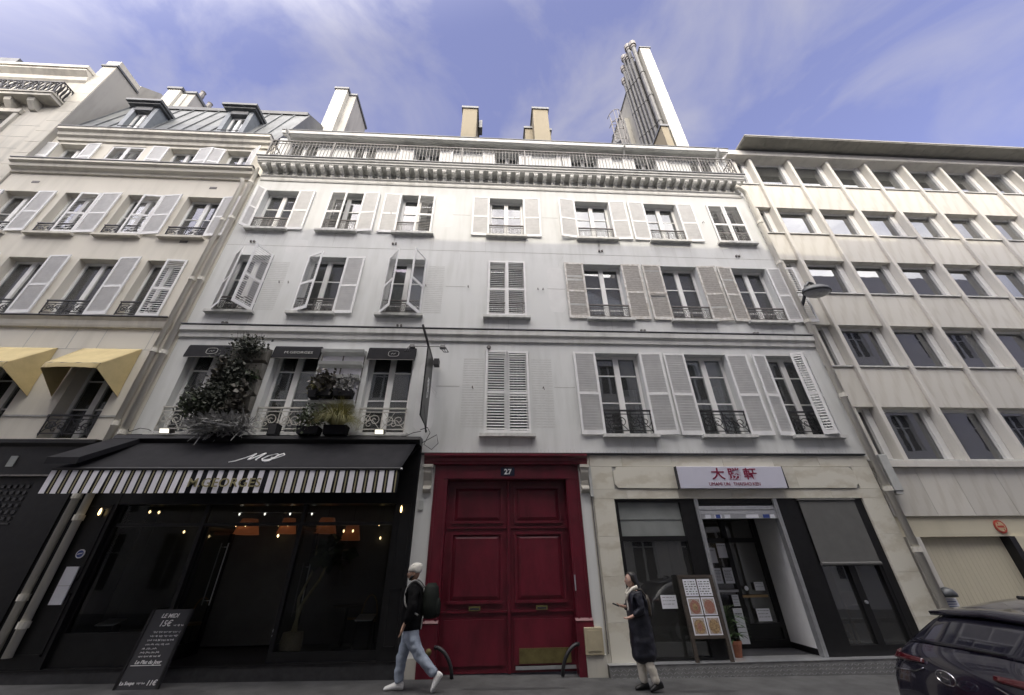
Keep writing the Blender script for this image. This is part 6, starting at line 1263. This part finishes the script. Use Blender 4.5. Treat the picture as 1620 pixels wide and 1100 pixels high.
def face_bits(par, F, f, z, hair='hair'):
    for s in (-1, 1):
        b = MB(); c_ = F(f + .083, s * .032, z + .012); b.lathe([(.002, -.011), (.011, 0), (.002, .011)], c_, 8); b.build('eye', 'paper', par); b = MB(); c_ = F(f + .092, s * .032, z + .012); b.lathe([(.001, -.006), (.006, 0), (.001, .006)], c_, 8); b.build('iris', 'ink', par)
        b = MB(); b.tube([F(f + .092, s * .018, z + .034), F(f + .088, s * .045, z + .036)], .005, 5); b.build('eyebrow', hair, par)
        b = MB(); b.tube([F(f - .005, s * .074, z + .02), F(f - .018, s * .082, z + .015), F(f - .012, s * .08, z - .012), F(f, s * .074, z - .03)], .010, 6); b.build('ear', 'skin', par) if par.get('ears') else None
    b = MB(); b.tube([F(f + .100, -.022, z - .058), F(f + .106, 0, z - .056), F(f + .100, .022, z - .058)], .006, 5); b.build('mouth', 'food_red', par)
# ---- man
mx_, my_ = -1.27, -.80; PM_, F = person('man in white knit beanie, black jacket and pale jeans walking left with a backpack', (mx_, my_, gz(mx_)), 1.0, None); PM_['ears'] = 1
pts = [(F(0, 0, .90), .07, .07), (F(.0, 0, 1.1), .08, .07), (F(.01, 0, 1.32), .09, .08), (F(.01, 0, 1.42), .055, .055), (F(.03, 0, 1.50), .05, .05)]; ed = chain(5)
def limb(c, frm):
    s = len(pts)
    for p, r in c: pts.append((F(*p), r, r))
    ed.append((frm, s)); ed.extend(chain(len(c), s)); return len(pts) - 1
limb([((.03, -.09, .84), .045), ((.12, -.09, .47), .036), ((.135, -.09, .13), .030), ((.14, -.09, .07), .026)], 0)
limb([((.0, .09, .84), .045), ((-.17, .09, .47), .036), ((-.44, .09, .22), .030), ((-.49, .09, .17), .024)], 0)
wl_ = limb([((.0, .17, 1.36), .04), ((-.03, .22, 1.09), .034), ((.09, .22, .86), .027)], 2); hand_pts(F, (.09, .22, .86), (.3, 0, -1), .5, pts, ed, wl_)
wr_ = limb([((.0, -.17, 1.36), .04), ((-.0, -.22, 1.09), .034), ((.06, -.21, .86), .027)], 2); hand_pts(F, (.06, -.21, .86), (.2, 0, -1), .5, pts, ed, wr_)
skinned('body', pts, ed, 'skin', PM_)
h_ = head(PM_, F, .045, 1.575, 'skin'); face_bits(PM_, F, .045, 1.575)
MB().tube([F(.11, 0, 1.49), F(.085, .05, 1.505), F(.05, .066, 1.545)], .022, 6).tube([F(.11, 0, 1.49), F(.085, -.05, 1.505), F(.05, -.066, 1.545)], .022, 6).build('beard', 'hair', PM_, smooth=True)
b = MB(); n = 16
for i, (r, h, o) in enumerate(((1.0, 1.595, 0), (1.1, 1.60, 0), (1.12, 1.635, -.005), (1.08, 1.68, -.015), (.9, 1.715, -.028), (.55, 1.735, -.035), (.1, 1.74, -.035))):
    for k in range(n): a = 2 * math.pi * k / n; b.v.append(F(.04 + o + .103 * r * math.cos(a), .082 * r * math.sin(a), h + (-.012 if math.cos(a) < 0 else .012) * (1 if i < 3 else 0)))
for i in range(6):
    for k in range(n): b.f.append((i * n + k, i * n + (k + 1) % n, (i + 1) * n + (k + 1) % n, (i + 1) * n + k))
b.f.append(tuple(6 * n + k for k in range(n))); b.f.append(tuple(range(n))); b.build('beanie', 'knit', PM_, smooth=True)
pts = [(F(.01, 0, .74), .20, .20), (F(.0, 0, .86), .19, .19), (F(.0, 0, 1.08), .185, .195), (F(.01, 0, 1.27), .18, .205), (F(.01, 0, 1.39), .12, .15), (F(.02, 0, 1.47), .078, .078)]; ed = chain(6)
limb([((-.0, .19, 1.34), .095), ((-.03, .245, 1.10), .082), ((.07, .235, .87), .062)], 3); limb([((-.0, -.19, 1.34), .095), ((0, -.245, 1.10), .082), ((.05, -.23, .87), .062)], 3); skinned('jacket', pts, ed, 'jacket', PM_, sub=3, wrinkle=0.045)
pts = [(F(.0, 0, .88), .14, .14), (F(.0, 0, .80), .13, .14)]; ed = [(0, 1)]
limb([((.04, -.09, .68), .115), ((.115, -.09, .46), .092), ((.13, -.09, .34), .084), ((.125, -.09, .22), .08), ((.145, -.09, .08), .086)], 1); limb([((-.04, .09, .68), .115), ((-.16, .09, .48), .092), ((-.27, .09, .37), .082), ((-.36, .09, .30), .078), ((-.46, .09, .205), .084)], 1); skinned('jeans', pts, ed, 'jeans', PM_, sub=3, wrinkle=0.05)
def shoe(par, F, heel, toe, mat, w=.05, hh=.085, up=(0, 0, 1)):
    h, t_ = Vector(heel), Vector(toe); d = (t_ - h); L_ = d.length; d.normalize(); s = Vector((0, 1, 0)); u = d.cross(s); u = -u if u.z < 0 else u; b = MB(); n = 10; R_ = []
    for i, (q, ww, top) in enumerate(((0, .55, .75), (.08, .85, 1.0), (.3, .82, 1.05), (.5, .9, .85), (.75, 1.0, .62), (.93, .8, .5), (1.0, .45, .35))):
        c_ = h + d * L_ * q
        for k in range(n):
            a = 2 * math.pi * k / n; yy_ = math.cos(a) * w * ww; zz_ = (math.sin(a) * .5 + .5) * hh * top; zz_ = max(0, zz_ - .004) ; b.v.append(F(*(c_ + s * yy_ + u * zz_)))
    for i in range(6):
        for k in range(n): b.f.append((i * n + k, i * n + (k + 1) % n, (i + 1) * n + (k + 1) % n, (i + 1) * n + k))
    b.f.append(tuple(range(n))); b.f.append(tuple(6 * n + k for k in reversed(range(n)))); o = b.build('shoe', mat, par, smooth=True); m = o.modifiers.new('sub', 'SUBSURF'); m.levels = 1; m.render_levels = 1; return o
shoe(PM_, F, (.045, -.09, .003), (.355, -.09, .003), 'shoe_white', w=.055, hh=.125); shoe(PM_, F, (-.58, .09, .215), (-.425, .09, .0), 'shoe_white', w=.055, hh=.12)
BP = thing('backpack', 'dark green backpack with grey straps on the walking man', 'backpack', F(-.24, 0, 1.0))
o = blob('bag', 'backpack', BP, F(-.28, 0, .93), .14, .17, 0, .50, [(.75, 0), (1.0, .12), (1.05, .35), (.98, .65), (.85, .88), (.5, 1.0)]); blob('front_pocket', 'backpack', BP, F(-.37, 0, .95), .085, .12, 0, .26, [(.8, 0), (1.0, .2), (1.0, .7), (.7, 1.0)])
def smooth_path(p, k=5):
    p = [Vector(q) for q in p]; o = []
    for i in range(len(p) - 1):
        a, b_, c_, d = p[max(i - 1, 0)], p[i], p[i + 1], p[min(i + 2, len(p) - 1)]
        for f in range(k):
            t_ = f / k; o.append(.5 * ((2 * b_) + (c_ - a) * t_ + (2 * a - 5 * b_ + 4 * c_ - d) * t_ ** 2 + (3 * b_ - a - 3 * c_ + d) * t_ ** 3))
    return o + [p[-1]]
for s in (-1, 1): MB().tube(smooth_path([F(-.16, s * .10, 1.36), F(-.03, s * .15, 1.47), F(.07, s * .155, 1.43), F(.125, s * .165, 1.30), F(.09, s * .21, 1.12), F(-.12, s * .20, .99)]), .015, 6).build('strap', 'strap_grey', BP, smooth=True)
MB().tube([F(-.20, .10, .98), F(-.19, .16, .95), F(-.18, .165, .80)], .010, 5).build('strap_end', 'strap_grey', BP); MB().box(*sorted((F(-.34, 0, 0)[0], F(-.30, 0, 0)[0])), *sorted((F(0, .115, 0)[1], F(0, .13, 0)[1])), F(0, 0, 1.12)[2], F(0, 0, 1.15)[2]).build('buckle', 'strap_grey', BP)
# ---- woman
wx_, wy_ = 2.50, -.96; PW_, F = person('woman with long dark hair and long navy quilted coat walking left holding a phone', (wx_, wy_, gz(wx_)), .945, None)
pts = [(F(.0, 0, .92), .07, .07), (F(.0, 0, 1.1), .07, .07), (F(.01, 0, 1.32), .08, .07), (F(.015, 0, 1.43), .05, .05), (F(.03, 0, 1.48), .045, .045)]; ed = chain(5)
limb([((.03, -.08, .85), .045), ((.06, -.08, .48), .036), ((.03, -.08, .13), .028), ((.03, -.08, .07), .024)], 0)
limb([((.0, .08, .85), .045), ((-.02, .08, .48), .036), ((-.14, .08, .15), .028), ((-.15, .08, .09), .024)], 0)
wl_ = limb([((.0, .15, 1.36), .04), ((-.02, .20, 1.12), .030), ((.16, .15, 1.02), .024)], 2); hand_pts(F, (.16, .15, 1.02), (1, -.2, -.25), .8, pts, ed, wl_, .9)
wr_ = limb([((.0, -.15, 1.36), .04), ((.04, -.18, 1.13), .030), ((.20, -.10, 1.15), .024)], 2); hand_pts(F, (.20, -.10, 1.15), (1, .1, .25), .8, pts, ed, wr_, .9)
skinned('body', pts, ed, 'skin_light', PW_); head(PW_, F, .04, 1.56, 'skin_light'); face_bits(PW_, F, .04, 1.56)
b = MB(); n = 18
for i, (r, h, o, sq) in enumerate(((.25, 1.695, .0, 1), (.72, 1.68, .0, 1), (1.0, 1.63, -.004, 1), (1.08, 1.56, -.015, 1), (1.06, 1.49, -.035, 1.0), (1.0, 1.43, -.055, 1.0), (.9, 1.36, -.075, 1.05), (.7, 1.31, -.085, 1.05), (.3, 1.28, -.09, 1.0))):
    for k in range(n):
        a = 2 * math.pi * k / n; cx = math.cos(a); x = .108 * r * cx + o + .035
        if i >= 2 and cx > 0: x = min(x, .062 + o * .6 - (.045 if i > 3 else 0))
        b.v.append(F(x, .088 * r * sq * math.sin(a), h))
for i in range(8):
    for k in range(n): b.f.append((i * n + k, i * n + (k + 1) % n, (i + 1) * n + (k + 1) % n, (i + 1) * n + k))
b.f.append(tuple(range(n))); b.f.append(tuple(8 * n + k for k in reversed(range(n)))); b.build('hair', 'hair', PW_, smooth=True)
pts = [(F(-.02, 0, .34), .215, .20), (F(-.02, 0, .55), .21, .20), (F(-.01, 0, .80), .205, .195), (F(-.01, 0, 1.05), .185, .185), (F(-.01, 0, 1.27), .165, .185), (F(.005, 0, 1.37), .10, .13), (F(.0, 0, 1.44), .07, .075)]; ed = chain(7)
limb([((.0, .165, 1.33), .078), ((-.01, .205, 1.12), .066), ((.14, .165, 1.03), .05)], 4); limb([((.0, -.165, 1.33), .078), ((.04, -.19, 1.14), .064), ((.18, -.11, 1.14), .048)], 4); skinned('coat', pts, ed, 'coat', PW_, sub=3, wrinkle=0.05)
b = MB(); b.hexa([F(.155, -.035, .86), F(.155, .035, .86), F(.13, .035, .86), F(.13, -.035, .86), F(.165, -.045, 1.36), F(.165, .045, 1.36), F(.10, .05, 1.36), F(.10, -.05, 1.36)]); b.build('front_lining', 'cream', PW_)
b = MB(); b.tube([F(.16, .02, 1.26), F(.135, .06, 1.36), F(.06, .10, 1.43), F(-.03, .09, 1.46)], .026, 8).tube([F(.16, -.02, 1.26), F(.135, -.06, 1.36), F(.06, -.10, 1.43), F(-.03, -.09, 1.46)], .026, 8); b.build('collar', 'cream', PW_, smooth=True)
pts = [(F(.0, 0, .80), .12, .12), (F(.0, 0, .7), .12, .12)]; ed = [(0, 1)]
limb([((.05, -.08, .48), .082), ((.03, -.08, .25), .072), ((.03, -.08, .09), .062)], 1); limb([((-.02, .08, .48), .082), ((-.09, .08, .26), .072), ((-.14, .08, .10), .062)], 1); skinned('trousers', pts, ed, 'trouser_cream', PW_, sub=3, wrinkle=0.035)
shoe(PW_, F, (-.05, -.08, .005), (.20, -.08, .005), 'shoe_black', hh=.115); shoe(PW_, F, (-.24, .08, .055), (-.0, .08, .005), 'shoe_black', hh=.125)
t = thing('phone', 'dark smartphone held up by the walking woman', 'phone', F(.33, -.08, 1.18)); b = MB(); p = [Vector(F(.30, -.12, 1.16)), Vector(F(.30, -.05, 1.16)), Vector(F(.40, -.05, 1.20)), Vector(F(.40, -.12, 1.20))]; u = Vector((.004, 0, .009)); b.hexa([q - u for q in p] + [q + u for q in p]); b.build('case', 'ink', t); b = MB(); b.quad(*[q + u * 1.15 for q in [p[0] * .94 + p[2] * .06, p[1] * .94 + p[3] * .06, p[2] * .94 + p[0] * .06, p[3] * .94 + p[1] * .06]]); b.build('screen', 'car_glass', t)
t = thing('shoulder_bag', 'brown leather bag on the back of the woman in the navy coat', 'bag', F(-.18, 0, 1.15)); blob('bag', 'brown_bag', t, F(-.175, .03, 1.02), .055, .12, 0, .30, [(.8, 0), (1, .15), (1, .7), (.7, .95), (.4, 1)]); MB().tube([F(-.17, .10, 1.3), F(-.08, .14, 1.42), F(.02, .15, 1.425), F(.10, .14, 1.34)], .012, 5).build('strap', 'brown_bag', t)

# ------------------------------------------------------------------ repeats share a group
GR = {'drainpipe': 'drainpipes on the facades', 'wall_lamp': 'lit wall lamps of the two shopfronts', 'pendant_lamp': 'orange pendant lamps in the restaurant', 'light_bulb': 'small bulbs in the restaurant', 'bistro_table': 'bistro tables in the restaurant', 'bistro_chair': 'bistro chairs in the restaurant', 'menu_lectern': 'black stands in the restaurant windows', 'floodlight': 'floodlights on the awning ledge', 'paper_notice': 'paper notices in the marble shopfront', 'potted_plant': 'potted plants on the facade', 'cable': 'loose cables by the awning', 'wheel_guard': 'wheel guards of the red door', 'roundel_sign': 'round signs by the garage door', 'street_house': 'houses across the street'}
for o in C.objects:
    if o.parent is None and o.get('label') and not o.get('group'):
        g = GR.get(o.name.split('.')[0])
        if g: o['group'] = g
